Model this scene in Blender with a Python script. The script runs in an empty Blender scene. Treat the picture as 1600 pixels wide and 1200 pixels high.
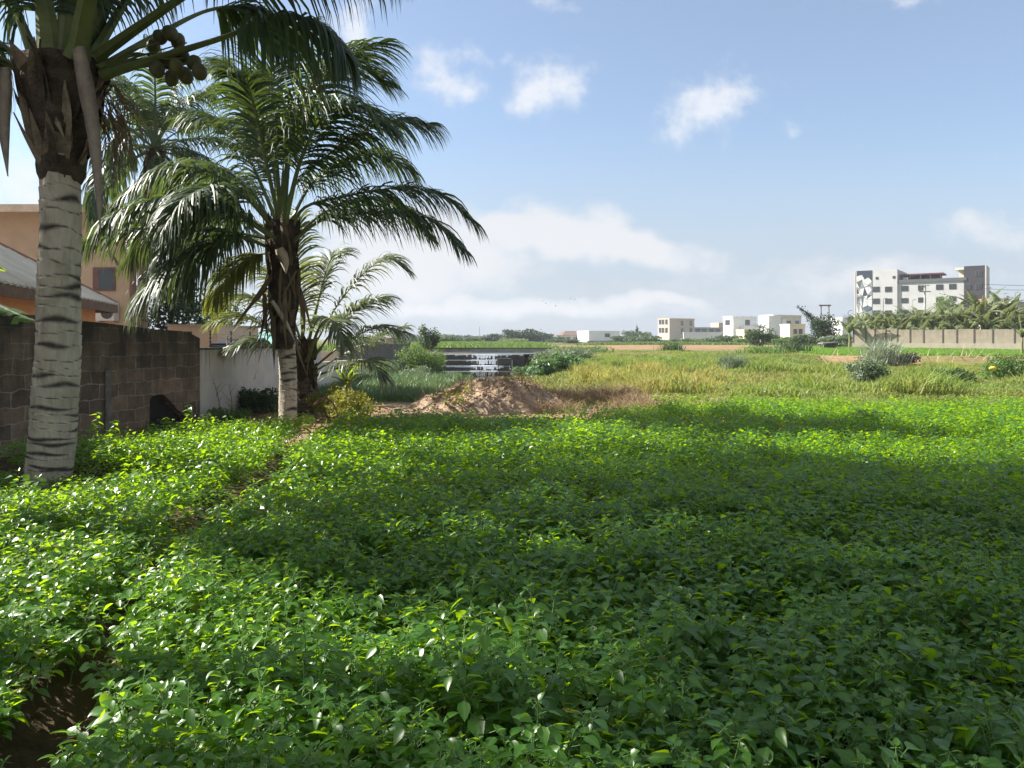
import bpy, bmesh, math, random
import numpy as np
from mathutils import Vector, Matrix
random.seed(7)
RNG = np.random.default_rng(7)
R = math.radians
SC = bpy.context.scene
COL = SC.collection

# ------------------------------------------------------------------ camera, sky, sun, exposure
CAM_H, FPX, HZ = 1.7, 1200.0, 530.0
cam_d = bpy.data.cameras.new('camera'); cam = bpy.data.objects.new('camera', cam_d); COL.objects.link(cam)
cam.location = (0, 0, CAM_H); cam.rotation_euler = (R(90), 0, 0)
cam_d.sensor_width = 36; cam_d.lens = 27.0; cam_d.shift_y = -(600 - HZ) / 1600
cam_d.clip_start = 0.05; cam_d.clip_end = 6000
SC.camera = cam
SUN_AZ, SUN_EL = R(-75), R(36)            # left of the view direction (+Y), above the horizon
SUN_DIR = Vector((math.sin(SUN_AZ) * math.cos(SUN_EL), math.cos(SUN_AZ) * math.cos(SUN_EL), math.sin(SUN_EL)))
sl = bpy.data.lights.new('sun', 'SUN'); sl.energy = 5.0; sl.angle = R(0.53); sl.color = (1.0, 0.95, 0.86)
so = bpy.data.objects.new('sun', sl); COL.objects.link(so)
so.rotation_euler = (-SUN_DIR).to_track_quat('-Z', 'Y').to_euler(); so.location = (-30, 20, 40)
SC.view_settings.view_transform = 'Standard'; SC.view_settings.look = 'None'
SC.view_settings.exposure = 1.47; SC.view_settings.gamma = 1.0
SC.render.engine = 'CYCLES'
SC.cycles.use_denoising = True
SC.cycles.max_bounces = 8; SC.cycles.transparent_max_bounces = 8
SC.cycles.volume_bounces = 0
SC.cycles.sample_clamp_indirect = 6

def N(nt, t, ins=None, **kw):
    n = nt.nodes.new(t)
    for k, v in kw.items(): setattr(n, k, v)
    for k, v in (ins or {}).items():
        s = n.inputs[k]
        if isinstance(v, bpy.types.NodeSocket): nt.links.new(v, s)
        else: s.default_value = v
    return n
def M(nt, op, a, b=0.0, c=0.0, clamp=False):
    return N(nt, 'ShaderNodeMath', {0: a, 1: b, 2: c}, operation=op, use_clamp=clamp).outputs[0]
def MIX(nt, f, a, b, bt='MIX'):
    n = N(nt, 'ShaderNodeMix', None, data_type='RGBA', blend_type=bt)
    for k, v in ((0, f), (6, a), (7, b)):
        if isinstance(v, bpy.types.NodeSocket): nt.links.new(v, n.inputs[k])
        else: n.inputs[k].default_value = v if k == 0 or len(v) == 4 else (*v, 1)
    return n.outputs[2]
def RAMP(nt, f, stops):
    n = N(nt, 'ShaderNodeValToRGB', {0: f}); cr = n.color_ramp
    while len(cr.elements) < len(stops): cr.elements.new(0.5)
    for e, (p, c) in zip(cr.elements, stops):
        e.position = p; e.color = (*c, 1) if len(c) == 3 else c
    return n.outputs[0]

W = bpy.data.worlds.new('World'); SC.world = W; W.use_nodes = True
nt = W.node_tree; nt.nodes.clear()
sky = N(nt, 'ShaderNodeTexSky', None, sky_type='NISHITA', sun_disc=False, sun_elevation=SUN_EL,
        sun_rotation=SUN_AZ, altitude=0.0, air_density=1.0, dust_density=0.9, ozone_density=3.5)
tc = N(nt, 'ShaderNodeTexCoord')
sep = N(nt, 'ShaderNodeSeparateXYZ', {0: tc.outputs['Generated']})
yy = M(nt, 'MAXIMUM', sep.outputs[1], 0.02)
u0 = M(nt, 'DIVIDE', sep.outputs[0], yy); v0 = M(nt, 'DIVIDE', sep.outputs[2], yy)
uv = N(nt, 'ShaderNodeCombineXYZ', {0: u0, 1: v0, 2: 0.0})
wn = N(nt, 'ShaderNodeTexNoise', {'Vector': uv.outputs[0], 'Scale': 9.0, 'Detail': 4.0})
wsep = N(nt, 'ShaderNodeSeparateXYZ', {0: wn.outputs['Color']})
u = M(nt, 'MULTIPLY_ADD', M(nt, 'SUBTRACT', wsep.outputs[0], 0.5), 0.09, u0)
v = M(nt, 'MULTIPLY_ADD', M(nt, 'SUBTRACT', wsep.outputs[1], 0.5), 0.07, v0)
def blob(px, py, rx, ry, rot=0.0, amp=1.0):
    du = M(nt, 'SUBTRACT', u, (px - 800) / 1200); dv = M(nt, 'SUBTRACT', v, (HZ - py) / 1200)
    c, s = math.cos(R(rot)), math.sin(R(rot))
    a = M(nt, 'ADD', M(nt, 'MULTIPLY', du, c * 1200 / rx), M(nt, 'MULTIPLY', dv, s * 1200 / rx))
    b = M(nt, 'ADD', M(nt, 'MULTIPLY', du, -s * 1200 / ry), M(nt, 'MULTIPLY', dv, c * 1200 / ry))
    r2 = M(nt, 'ADD', M(nt, 'MULTIPLY', a, a), M(nt, 'MULTIPLY', b, b))
    return M(nt, 'MULTIPLY', M(nt, 'EXPONENT', M(nt, 'MULTIPLY', r2, -1.0)), amp)
def cloud_mask(lst):
    m = None
    for b in lst:
        g = blob(*b); m = g if m is None else M(nt, 'MAXIMUM', m, g)
    return m
fb = N(nt, 'ShaderNodeTexNoise', {'Vector': uv.outputs[0], 'Scale': 26.0, 'Detail': 9.0, 'Roughness': 0.62})
fbl = N(nt, 'ShaderNodeTexNoise', {'Vector': N(nt, 'ShaderNodeCombineXYZ', {0: u0, 1: M(nt, 'MULTIPLY', v0, 2.6), 2: 3.0}).outputs[0], 'Scale': 5.0, 'Detail': 8.0, 'Roughness': 0.58})
puffs = cloud_mask([(672, 95, 40, 40, 0, .9), (705, 128, 58, 34, 0, 1.0), (735, 80, 34, 18, 0, .55), (845, 138, 80, 44, 18, 1.1),
                    (790, 85, 14, 16, 0, .5), (1110, 162, 88, 46, 24, 1.12), (1150, 132, 34, 22, 40, .85), (1050, 195, 46, 22, 15, .7),
                    (855, 15, 46, 24, 0, .5), (1425, 5, 60, 14, 0, .75), (560, 40, 60, 70, 0, .9), (30, 290, 90, 60, 0, .95), (1245, 213, 22, 14, 0, .5)])
pd = M(nt, 'ADD', M(nt, 'MULTIPLY', puffs, 0.85), M(nt, 'MULTIPLY', M(nt, 'SUBTRACT', fb.outputs[0], 0.5), 1.5))
pd = N(nt, 'ShaderNodeMapRange', {0: pd, 1: 0.20, 2: 1.08}, interpolation_type='SMOOTHSTEP').outputs[0]
bank = cloud_mask([(800, 362, 105, 44, 4, 1.15), (890, 372, 90, 44, 0, 1.05), (980, 392, 150, 32, -6, .95), (650, 400, 200, 90, 0, 1.0), (1560, 360, 150, 32, 0, .62),
                   (760, 478, 330, 22, 0, .8), (1000, 472, 120, 14, 0, .7), (1330, 440, 400, 40, 0, .5)])
bd = M(nt, 'ADD', M(nt, 'MULTIPLY', bank, 0.85), M(nt, 'ADD', M(nt, 'MULTIPLY', M(nt, 'SUBTRACT', fbl.outputs[0], 0.5), .8), M(nt, 'MULTIPLY', M(nt, 'SUBTRACT', fb.outputs[0], 0.5), .55)))
bd = N(nt, 'ShaderNodeMapRange', {0: bd, 1: 0.18, 2: 0.66}, interpolation_type='SMOOTHSTEP').outputs[0]
# low pale layer towards the horizon
lay = N(nt, 'ShaderNodeMapRange', {0: v0, 1: 0.30, 2: 0.05}, interpolation_type='SMOOTHSTEP').outputs[0]
lay = M(nt, 'MULTIPLY', lay, M(nt, 'MULTIPLY_ADD', fbl.outputs[0], 0.5, 0.70), clamp=True)
SKY_K = 1.0
c0 = MIX(nt, 0.24, MIX(nt, 1.0, sky.outputs[0], (0.86, 0.875, 0.86), 'MULTIPLY'), (2.9, 3.05, 3.3))
c1 = MIX(nt, M(nt, 'MULTIPLY', lay, 0.9), c0, (2.45, 2.75, 3.2))
c2 = MIX(nt, M(nt, 'MULTIPLY', bd, 0.9), c1, (3.75, 3.8, 3.95))
c3 = MIX(nt, M(nt, 'MULTIPLY', pd, 0.85), c2, (4.0, 4.1, 4.3))
front = M(nt, 'GREATER_THAN', sep.outputs[1], 0.03)
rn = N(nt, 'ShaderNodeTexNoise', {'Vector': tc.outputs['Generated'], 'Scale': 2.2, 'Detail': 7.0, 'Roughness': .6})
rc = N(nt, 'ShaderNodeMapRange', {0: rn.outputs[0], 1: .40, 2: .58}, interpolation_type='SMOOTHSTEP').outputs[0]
rear = MIX(nt, M(nt, 'MULTIPLY', rc, .7), c0, (3.1, 3.0, 2.85))      # unseen bright clouds, added to lift and neutralise the shade light
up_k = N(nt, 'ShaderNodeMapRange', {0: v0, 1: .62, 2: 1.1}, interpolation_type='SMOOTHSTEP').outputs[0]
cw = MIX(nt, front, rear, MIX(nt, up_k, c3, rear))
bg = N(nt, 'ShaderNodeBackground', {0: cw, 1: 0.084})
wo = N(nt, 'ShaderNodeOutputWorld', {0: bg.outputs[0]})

# ------------------------------------------------------------------ helpers
def P(px, py, d):
    return np.array(((px - 800) / FPX * d, d, CAM_H - (py - HZ) / FPX * d))
def prop(o, label=None, cat=None, group=None, kind=None):
    if label: o['label'] = label
    if cat: o['category'] = cat
    if group: o['group'] = group
    if kind: o['kind'] = kind
    return o
def thing(name, label, cat, loc=(0, 0, 0), rz=0.0, group=None):
    o = bpy.data.objects.new(name, None); COL.objects.link(o)
    o.location = loc; o.rotation_euler = (0, 0, rz); o.empty_display_size = 0.3
    return prop(o, label, cat, group)
class MB:
    def __init__(s): s.v = []; s.f = []; s.m = []; s.n = 0; s.att = []
    def add(s, V, F, mi=0, att=None):
        V = np.asarray(V, np.float32).reshape(-1, 3); s.v.append(V)
        s.att.append(np.zeros(len(V), np.float32) if att is None else np.asarray(att, np.float32))
        for f in (F if isinstance(F, list) else [F]):
            f = np.asarray(f, np.int32)
            if f.ndim == 1: f = f.reshape(1, -1)
            s.f.append(f + s.n); s.m.append(np.full(len(f), mi, np.int32))
        s.n += len(V)
        return s
    def build(s, name, mats, parent=None, smooth=False, att=None, col=None):
        me = bpy.data.meshes.new(name); V = np.concatenate(s.v)
        loops = np.concatenate([f.ravel() for f in s.f]); tot = np.concatenate([np.full(len(f), f.shape[1], np.int32) for f in s.f])
        st = np.concatenate(([0], np.cumsum(tot)[:-1])).astype(np.int32)
        me.vertices.add(len(V)); me.vertices.foreach_set('co', V.ravel())
        me.loops.add(len(loops)); me.loops.foreach_set('vertex_index', loops)
        me.polygons.add(len(tot)); me.polygons.foreach_set('loop_start', st)
        mats = mats if isinstance(mats, (list, tuple)) else [mats]
        for m in mats: me.materials.append(m)
        me.polygons.foreach_set('material_index', np.concatenate(s.m))
        me.polygons.foreach_set('use_smooth', np.full(len(tot), bool(smooth)))
        me.update(calc_edges=True)
        if att:
            a = me.attributes.new(att, 'FLOAT', 'POINT'); a.data.foreach_set('value', np.concatenate(s.att))
        if col is not None:
            a = me.attributes.new('zone', 'FLOAT_COLOR', 'POINT')
            a.data.foreach_set('color', np.concatenate([col, np.ones((len(col), 1))], 1).astype(np.float32).ravel())
        o = bpy.data.objects.new(name, me); COL.objects.link(o)
        if parent: o.parent = parent
        return o
def box(x0, x1, y0, y1, z0, z1):
    V = np.array([(x, y, z) for z in (z0, z1) for y in (y0, y1) for x in (x0, x1)], float)
    F = np.array([(0, 2, 3, 1), (4, 5, 7, 6), (0, 1, 5, 4), (2, 6, 7, 3), (0, 4, 6, 2), (1, 3, 7, 5)])
    return V, F
def bevbox(x0, x1, y0, y1, z0, z1, b=0.02):
    bm = bmesh.new(); V, F = box(x0, x1, y0, y1, z0, z1)
    vs = [bm.verts.new(p) for p in V]
    for f in F: bm.faces.new([vs[i] for i in f])
    bmesh.ops.bevel(bm, geom=bm.edges[:], offset=b, segments=1, affect='EDGES')
    bm.verts.index_update(); V = np.array([v.co[:] for v in bm.verts])
    fs = {}
    for f in bm.faces: fs.setdefault(len(f.verts), []).append([v.index for v in f.verts])
    bm.free(); return V, [np.array(a) for a in fs.values()]
def norm(a): return a / np.maximum(np.linalg.norm(a, axis=-1, keepdims=True), 1e-9)
def frames(pts):
    t = norm(np.gradient(pts, axis=0)); ref = np.array((0.0, 0.0, 1.0))
    if abs(t[:, 2]).mean() > 0.8: ref = np.array((0.0, 1.0, 0.0))
    a = norm(np.cross(t, ref)); b = np.cross(a, t)
    return t, a, b
def tube(pts, rad, n=6, flat=1.0, cap=True):
    pts = np.asarray(pts, float); rad = np.broadcast_to(np.asarray(rad, float), (len(pts),))
    t, a, b = frames(pts); ang = np.arange(n) / n * 2 * math.pi
    V = pts[:, None] + rad[:, None, None] * (np.cos(ang)[None, :, None] * a[:, None] + flat * np.sin(ang)[None, :, None] * b[:, None])
    k = len(pts); i, j = np.meshgrid(np.arange(k - 1), np.arange(n), indexing='ij')
    F = np.stack([i * n + j, i * n + (j + 1) % n, (i + 1) * n + (j + 1) % n, (i + 1) * n + j], -1).reshape(-1, 4)
    fs = [F]
    if cap: fs += [np.arange(n)[::-1].reshape(1, -1), (np.arange(n) + (k - 1) * n).reshape(1, -1)]
    return V.reshape(-1, 3), fs
def spline(pts, k=32):
    pts = np.asarray(pts, float); q = np.vstack([2 * pts[0] - pts[1], pts, 2 * pts[-1] - pts[-2]])
    seg = len(pts) - 1; out = []
    for tt in np.linspace(0, seg, k):
        i = min(int(tt), seg - 1); f = tt - i; p0, p1, p2, p3 = q[i:i + 4]
        out.append(0.5 * (2 * p1 + (p2 - p0) * f + (2 * p0 - 5 * p1 + 4 * p2 - p3) * f * f + (3 * p1 - p0 - 3 * p2 + p3) * f ** 3))
    return np.array(out)
def sstep(a, b, x):
    t = np.clip((np.asarray(x, float) - a) / (b - a), 0, 1); return t * t * (3 - 2 * t)
def nz(x, y, s=1.0, seed=0):       # smooth pseudo noise about 0..1
    x = np.asarray(x, float) / s; y = np.asarray(y, float) / s; r = np.random.default_rng(seed); o = 0
    for k in range(7):
        a = r.uniform(0, 6.28); f = r.uniform(0.6, 2.6); o = o + np.sin((x * math.cos(a) + y * math.sin(a)) * f + r.uniform(0, 6.28))
    return np.clip(0.5 + o / 7.0, 0, 1)

# ------------------------------------------------------------------ materials
MATS = {}
def newmat(name):
    m = bpy.data.materials.new(name); m.use_nodes = True; m.node_tree.nodes.clear(); MATS[name] = m
    return m, m.node_tree
def out(nt, sh): N(nt, 'ShaderNodeOutputMaterial', {0: sh})
def plain(name, c, rough=0.8, var=0.25, scale=3.0, bump=0.15, spec=0.3, metal=0.0, bscale=None, coords='Object'):
    m, nt = newmat(name); t = N(nt, 'ShaderNodeTexCoord')
    n1 = N(nt, 'ShaderNodeTexNoise', {'Vector': t.outputs[coords], 'Scale': scale, 'Detail': 8.0, 'Roughness': 0.65})
    dark = tuple(x * (1 - var) for x in c); lite = tuple(min(1, x * (1 + var)) for x in c)
    col = RAMP(nt, n1.outputs[0], [(0.3, dark), (0.7, lite)])
    n2 = N(nt, 'ShaderNodeTexNoise', {'Vector': t.outputs[coords], 'Scale': bscale or scale * 6, 'Detail': 6.0})
    bp = N(nt, 'ShaderNodeBump', {'Height': n2.outputs[0], 'Strength': bump, 'Distance': 0.05})
    p = N(nt, 'ShaderNodeBsdfPrincipled', {'Base Color': col, 'Roughness': rough, 'Specular IOR Level': spec, 'Metallic': metal, 'Normal': bp.outputs[0]})
    out(nt, p.outputs[0]); return m
def foliage(name, c1, c2, tr, tf=0.4, rough=0.45, spec=0.5, patch=None, pscale=0.5, rib=None):
    m, nt = newmat(name); g = N(nt, 'ShaderNodeNewGeometry')
    col = MIX(nt, g.outputs['Random Per Island'], c1, c2)
    if patch:
        t = N(nt, 'ShaderNodeTexCoord'); n1 = N(nt, 'ShaderNodeTexNoise', {'Vector': t.outputs['Object'], 'Scale': pscale, 'Detail': 5.0})
        f = N(nt, 'ShaderNodeMapRange', {0: n1.outputs[0], 1: 0.42, 2: 0.62}).outputs[0]
        col = MIX(nt, f, col, patch)
    if rib:
        ra = N(nt, 'ShaderNodeAttribute', None, attribute_name='rib')
        col = MIX(nt, M(nt, 'MULTIPLY', M(nt, 'POWER', ra.outputs['Fac'], 7.0), .7), col, rib)
    p = N(nt, 'ShaderNodeBsdfPrincipled', {'Base Color': col, 'Roughness': rough, 'Specular IOR Level': spec})
    tcol = MIX(nt, 0.75, col, tr)
    tl = N(nt, 'ShaderNodeBsdfTranslucent', {0: tcol})
    mx = N(nt, 'ShaderNodeMixShader', {0: tf, 1: p.outputs[0], 2: tl.outputs[0]})
    out(nt, mx.outputs[0]); return m

crop_old = foliage('crop_old_leaf', (0.13, 0.17, 0.03), (0.24, 0.24, 0.05), (0.5, 0.5, 0.05), .42, .45, .4)
crop_leaf = foliage('crop_leaf', (0.022, 0.096, 0.009), (0.055, 0.155, 0.014), (0.50, 0.77, 0.002), 0.48, 0.36, 0.7, (0.060, 0.165, 0.012), 0.7, (0.13, 0.25, 0.06))
crop_young = foliage('crop_young_leaf', (0.050, 0.150, 0.014), (0.085, 0.195, 0.018), (0.46, 0.70, 0.01), 0.42, 0.34, 0.8)
crop_stem = plain('crop_stem', (0.10, 0.19, 0.05), 0.6, 0.2, 8)
palm_leaf = foliage('palm_leaflet', (0.022, 0.050, 0.022), (0.055, 0.095, 0.038), (0.16, 0.23, 0.03), 0.28, 0.50, 0.45)
palm_yel = foliage('palm_leaflet_yellowing', (0.085, 0.12, 0.03), (0.15, 0.175, 0.045), (0.30, 0.33, 0.04), 0.36, 0.45, 0.4)
palm_dry = foliage('palm_leaflet_dry', (0.13, 0.09, 0.05), (0.22, 0.16, 0.09), (0.30, 0.2, 0.1), 0.2, 0.7, 0.2)
palm_sunlit = foliage('palm_leaflet_sunlit', (0.085, 0.12, 0.06), (0.17, 0.21, 0.12), (0.28, 0.33, 0.10), 0.32, 0.42, 0.5)  # grazing sun on the young palm put into a lighter leaflet colour
rachis_m = plain('palm_rachis', (0.13, 0.16, 0.06), 0.5, 0.35, 3)
fibre_m = plain('palm_fibre', (0.075, 0.055, 0.04), 0.95, 0.5, 7, 0.8, 0.1)
leafbase_m = plain('old_leaf_base', (0.19, 0.145, 0.10), 0.9, 0.45, 6, 0.6, 0.15)
spathe_m = plain('dry_spathe', (0.27, 0.22, 0.17), 0.8, 0.3, 4, 0.4)
nut_m = plain('coconut_husk', (0.085, 0.08, 0.03), 0.55, 0.5, 5)

def trunk_mat(name, pale, dark):
    m, nt = newmat(name); t = N(nt, 'ShaderNodeTexCoord')
    a = N(nt, 'ShaderNodeAttribute', None, attribute_name='scar')
    mp = N(nt, 'ShaderNodeMapping', {0: t.outputs['Object'], 3: (9, 9, 2.2)})
    n1 = N(nt, 'ShaderNodeTexNoise', {'Vector': mp.outputs[0], 'Scale': 1.2, 'Detail': 8.0, 'Roughness': 0.7})
    base = RAMP(nt, n1.outputs[0], [(0.28, tuple(x * 0.55 for x in pale)), (0.5, pale), (0.75, tuple(x * 1.25 for x in pale))])
    n3 = N(nt, 'ShaderNodeTexNoise', {'Vector': t.outputs['Object'], 'Scale': 2.3, 'Detail': 5.0})
    f3 = N(nt, 'ShaderNodeMapRange', {0: n3.outputs[0], 1: 0.52, 2: 0.68}).outputs[0]
    base = MIX(nt, M(nt, 'MULTIPLY', f3, 0.45), base, (0.16, 0.15, 0.09))
    n2 = N(nt, 'ShaderNodeTexNoise', {'Vector': t.outputs['Object'], 'Scale': 14.0, 'Detail': 4.0})
    f = M(nt, 'MULTIPLY', a.outputs['Fac'], M(nt, 'MULTIPLY_ADD', n2.outputs[0], 1.1, 0.5), clamp=True)
    col = MIX(nt, f, base, dark)
    mp2 = N(nt, 'ShaderNodeMapping', {0: t.outputs['Object'], 3: (40, 40, 5)})
    n4 = N(nt, 'ShaderNodeTexNoise', {'Vector': mp2.outputs[0], 'Scale': 1.0, 'Detail': 6.0})
    bp = N(nt, 'ShaderNodeBump', {'Height': n4.outputs[0], 'Strength': 0.5, 'Distance': 0.03})
    p = N(nt, 'ShaderNodeBsdfPrincipled', {'Base Color': col, 'Roughness': 0.9, 'Specular IOR Level': 0.2, 'Normal': bp.outputs[0]})
    out(nt, p.outputs[0]); return m
trunk_pale = trunk_mat('palm_trunk_pale', (0.41, 0.355, 0.275), (0.05, 0.042, 0.034))
trunk_dark = trunk_mat('palm_trunk_dark', (0.17, 0.125, 0.09), (0.06, 0.045, 0.035))

# ------------------------------------------------------------------ terrain
FUR = np.array([(0.0, -0.9), (2.0, -1.42), (3.0, -1.83), (3.5, -2.0), (4.4, -2.2), (5.8, -2.43), (8.5, -2.68), (11.3, -3.05), (14, -3.2)])
def fur_x(y): return np.interp(y, FUR[:, 0], FUR[:, 1])
def th(x, y):
    x = np.asarray(x, float); y = np.asarray(y, float)
    z = sstep(25, 80, y) * 0.78
    left = 1 - sstep(-3.5, -0.5, x)
    z = z * (1 - left) + left * sstep(42, 58, y) * 0.78
    z = z - 0.8 * sstep(-7.2, -6.0, x) * (1 - sstep(0.2, 2.6, x)) * sstep(31, 37, y) * (1 - sstep(50.9, 51.1, y))   # stream below the weir
    z = z - 0.40 * sstep(15, 22, x) * sstep(34, 44, y) * (1 - sstep(52, 56.5, y + 1.6 * (nz(x, y, 2.2, 9) - .5)))          # eroded scarp
    z = z + 0.10 * (nz(x, y, 6, 3) - .5) * sstep(20, 30, y)
    z = z - 0.22 * np.exp(-(((x - 14.6) / 4.4) ** 2 + ((y - 21.6) / 2.4) ** 2) ** 2)
    d = np.abs(x - fur_x(y))
    z = z - 0.17 * (1 - sstep(0.06, 0.26, d)) * (y < 14)
    z = z + 0.03 * (nz(x, y, 0.35, 5) - .5) * (y < 22)
    return z
gx = np.unique(np.concatenate([np.arange(-14, 22, 0.22), np.arange(-60, -14, 1.0), np.arange(22, 60, 0.7), np.geomspace(60, 2500, 26), -np.geomspace(60, 2500, 26)]))
gy = np.unique(np.concatenate([np.arange(-3, 26, 0.22), np.arange(26, 66, 0.5), np.arange(66, 140, 2.5), np.geomspace(140, 3000, 24), -np.geomspace(3.3, 300, 12)]))
X, Y = np.meshgrid(gx, gy); Z = th(X, Y)
def lerpc(c, col, w): return c * (1 - w[..., None]) + np.array(col) * w[..., None]
n_a, n_b, n_c = nz(X, Y, 1.1, 1), nz(X, Y, 4.0, 2), nz(X, Y, 0.4, 4)
C = np.zeros(X.shape + (3,)) + np.array((0.075, 0.052, 0.034))
soil = sstep(12.2, 13.6, Y + n_a) * (1 - sstep(26, 33, Y + 3 * n_b))
C = lerpc(C, (0.31, 0.205, 0.125), soil)
mead = sstep(18.5, 22, Y + 3.5 * (n_b - .5)) * sstep(1.0, 4.5, X + 1.5 * n_a)
C = lerpc(C, (0.19, 0.165, 0.065), mead)
C = lerpc(C, (0.085, 0.14, 0.04), mead * sstep(.45, .7, n_b) * .8)
C = lerpc(C, (0.10, 0.155, 0.04), sstep(6.5, 10, X) * sstep(16.5, 18, Y) * (1 - sstep(21, 25, Y)) * .9)
onion = sstep(19.5, 21.5, Y + 1.2 * n_a) * (1 - sstep(46, 50, Y)) * (1 - sstep(-2.6, -1.9, X + .3 * n_a)) * sstep(-9, -8, X)
C = lerpc(C, (0.06, 0.10, 0.045), onion)
far = sstep(58, 68, Y + 6 * n_b)
C = lerpc(C, (0.12, 0.125, 0.05), far)
dirt = sstep(68, 78, Y + 8 * (n_b - .5)) * (1 - sstep(112, 128, Y)) * sstep(1, 4, X) * (1 - sstep(34, 44, X))
C = lerpc(C, (0.30, 0.185, 0.115), dirt * (.75 + .25 * n_a))
lawn = sstep(55, 57, Y + 1.5 * (n_a - .5)) * (1 - sstep(79, 84, Y)) * sstep(22.8, 24, X)
C = lerpc(C, (0.09, 0.19, 0.03), lawn)
scarp = sstep(50, 52, Y) * (1 - sstep(55.5, 57, Y)) * sstep(21, 23, X)
C = lerpc(C, (0.34, 0.22, 0.13), scarp * sstep(.25, .55, n_b))
ground_m, nt = newmat('ground')
a = N(nt, 'ShaderNodeAttribute', None, attribute_name='zone'); t = N(nt, 'ShaderNodeTexCoord')
n1 = N(nt, 'ShaderNodeTexNoise', {'Vector': t.outputs['Object'], 'Scale': 2.2, 'Detail': 10.0, 'Roughness': 0.7})
col = MIX(nt, 1.0, a.outputs['Color'], RAMP(nt, n1.outputs[0], [(0.3, (.55, .55, .55)), (0.7, (1.4, 1.38, 1.3))]), 'MULTIPLY')
n2 = N(nt, 'ShaderNodeTexNoise', {'Vector': t.outputs['Object'], 'Scale': 18.0, 'Detail': 8.0})
bp = N(nt, 'ShaderNodeBump', {'Height': n2.outputs[0], 'Strength': 0.9, 'Distance': 0.06})
out(nt, N(nt, 'ShaderNodeBsdfPrincipled', {'Base Color': col, 'Roughness': 0.95, 'Specular IOR Level': 0.15, 'Normal': bp.outputs[0]}).outputs[0])
k, l = X.shape; i, j = np.meshgrid(np.arange(k - 1), np.arange(l - 1), indexing='ij')
F = np.stack([i * l + j, i * l + j + 1, (i + 1) * l + j + 1, (i + 1) * l + j], -1).reshape(-1, 4)
g = MB().add(np.stack([X, Y, Z], -1).reshape(-1, 3), F).build('ground', ground_m, smooth=True, col=C.reshape(-1, 3))
prop(g, 'bare and weedy earth of the plot reaching to the horizon', 'ground', kind='structure')

def water_mat(name, c, rough, scale, bump):
    m, nt = newmat(name); t = N(nt, 'ShaderNodeTexCoord')
    n = N(nt, 'ShaderNodeTexNoise', {'Vector': t.outputs['Object'], 'Scale': scale, 'Detail': 5.0})
    bp = N(nt, 'ShaderNodeBump', {'Height': n.outputs[0], 'Strength': bump, 'Distance': 0.03})
    out(nt, N(nt, 'ShaderNodeBsdfPrincipled', {'Base Color': (*c, 1), 'Roughness': rough, 'Specular IOR Level': 0.6, 'Normal': bp.outputs[0]}).outputs[0]); return m
pond_m = water_mat('pond_water', (0.03, 0.04, 0.025), 0.08, 3, 0.25)
foam_m = plain('falling_water', (0.72, 0.76, 0.80), 0.35, 0.15, 9, 0.6, 0.5)
streamw_m = water_mat('stream_water', (0.10, 0.11, 0.10), 0.15, 5, 0.6)
def flat_ellipse(cx, cy, rx, ry, z, n=40, jit=0.1):
    a = np.arange(n) / n * 2 * math.pi; r = 1 + jit * np.sin(a * 3 + 1) + jit * .6 * np.sin(a * 7)
    V = np.stack([cx + rx * r * np.cos(a), cy + ry * r * np.sin(a), np.full(n, z)], -1)
    return V, np.arange(n).reshape(1, -1)
o = MB().add(*flat_ellipse(14.6, 21.5, 3.4, 1.5, -0.085)).build('pond_water', pond_m)
prop(o, 'sliver of dark pond water beyond the crop at the right', 'pond', kind='structure')

# ------------------------------------------------------------------ crop
def leaf_lod0():
    rows = [(0.20, 0.27), (0.45, 0.32), (0.76, 0.17)]; V = [(0, 0, 0)]
    for y, w in rows: V += [(-w, y, 0.10 * w / .36 - .16 * y * y), (0, y, -.16 * y * y), (w, y, 0.10 * w / .36 - .16 * y * y)]
    V.append((0, 1, -.20)); V = np.array(V, float)
    F4 = [(1, 2, 5, 4), (2, 3, 6, 5), (4, 5, 8, 7), (5, 6, 9, 8)]; F3 = [(0, 2, 1), (0, 3, 2), (7, 8, 10), (8, 9, 10)]
    return V, [np.array(F4), np.array(F3)]
def leaf_lod1():
    V = np.array([(0, 0, 0), (-.31, .40, .05), (.31, .40, .05), (0, 1, -.16), (0, .45, -.04)], float)
    return V, [np.array([(0, 4, 1), (0, 2, 4), (1, 4, 3), (4, 2, 3)])]
def orient(az, pitch, roll):
    # leaf +Y -> heading az, raised by pitch, rolled about its own axis
    ca, sa, cp, sp, cr, sr = np.cos(az), np.sin(az), np.cos(pitch), np.sin(pitch), np.cos(roll), np.sin(roll)
    Yv = np.stack([ca * cp, sa * cp, sp], -1); Xv = np.stack([sa, -ca, np.zeros_like(az)], -1)
    Zv = np.cross(Xv, Yv); X2 = Xv * cr[:, None] + Zv * sr[:, None]; Z2 = np.cross(X2, Yv)
    return np.stack([X2, Yv, Z2], -1)        # columns
def inst(V, F, Rm, pos, sc):
    n = len(pos); k = len(V); sc = np.asarray(sc)
    VV = np.einsum('nij,nkj->nki', Rm, V[None] * (sc[:, None, None] if sc.ndim == 1 else sc[:, None, :])) + pos[:, None]
    off = (np.arange(n) * k)[:, None, None]
    return VV.reshape(-1, 3), [(f[None] + off).reshape(-1, f.shape[1]) for f in F]
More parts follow.
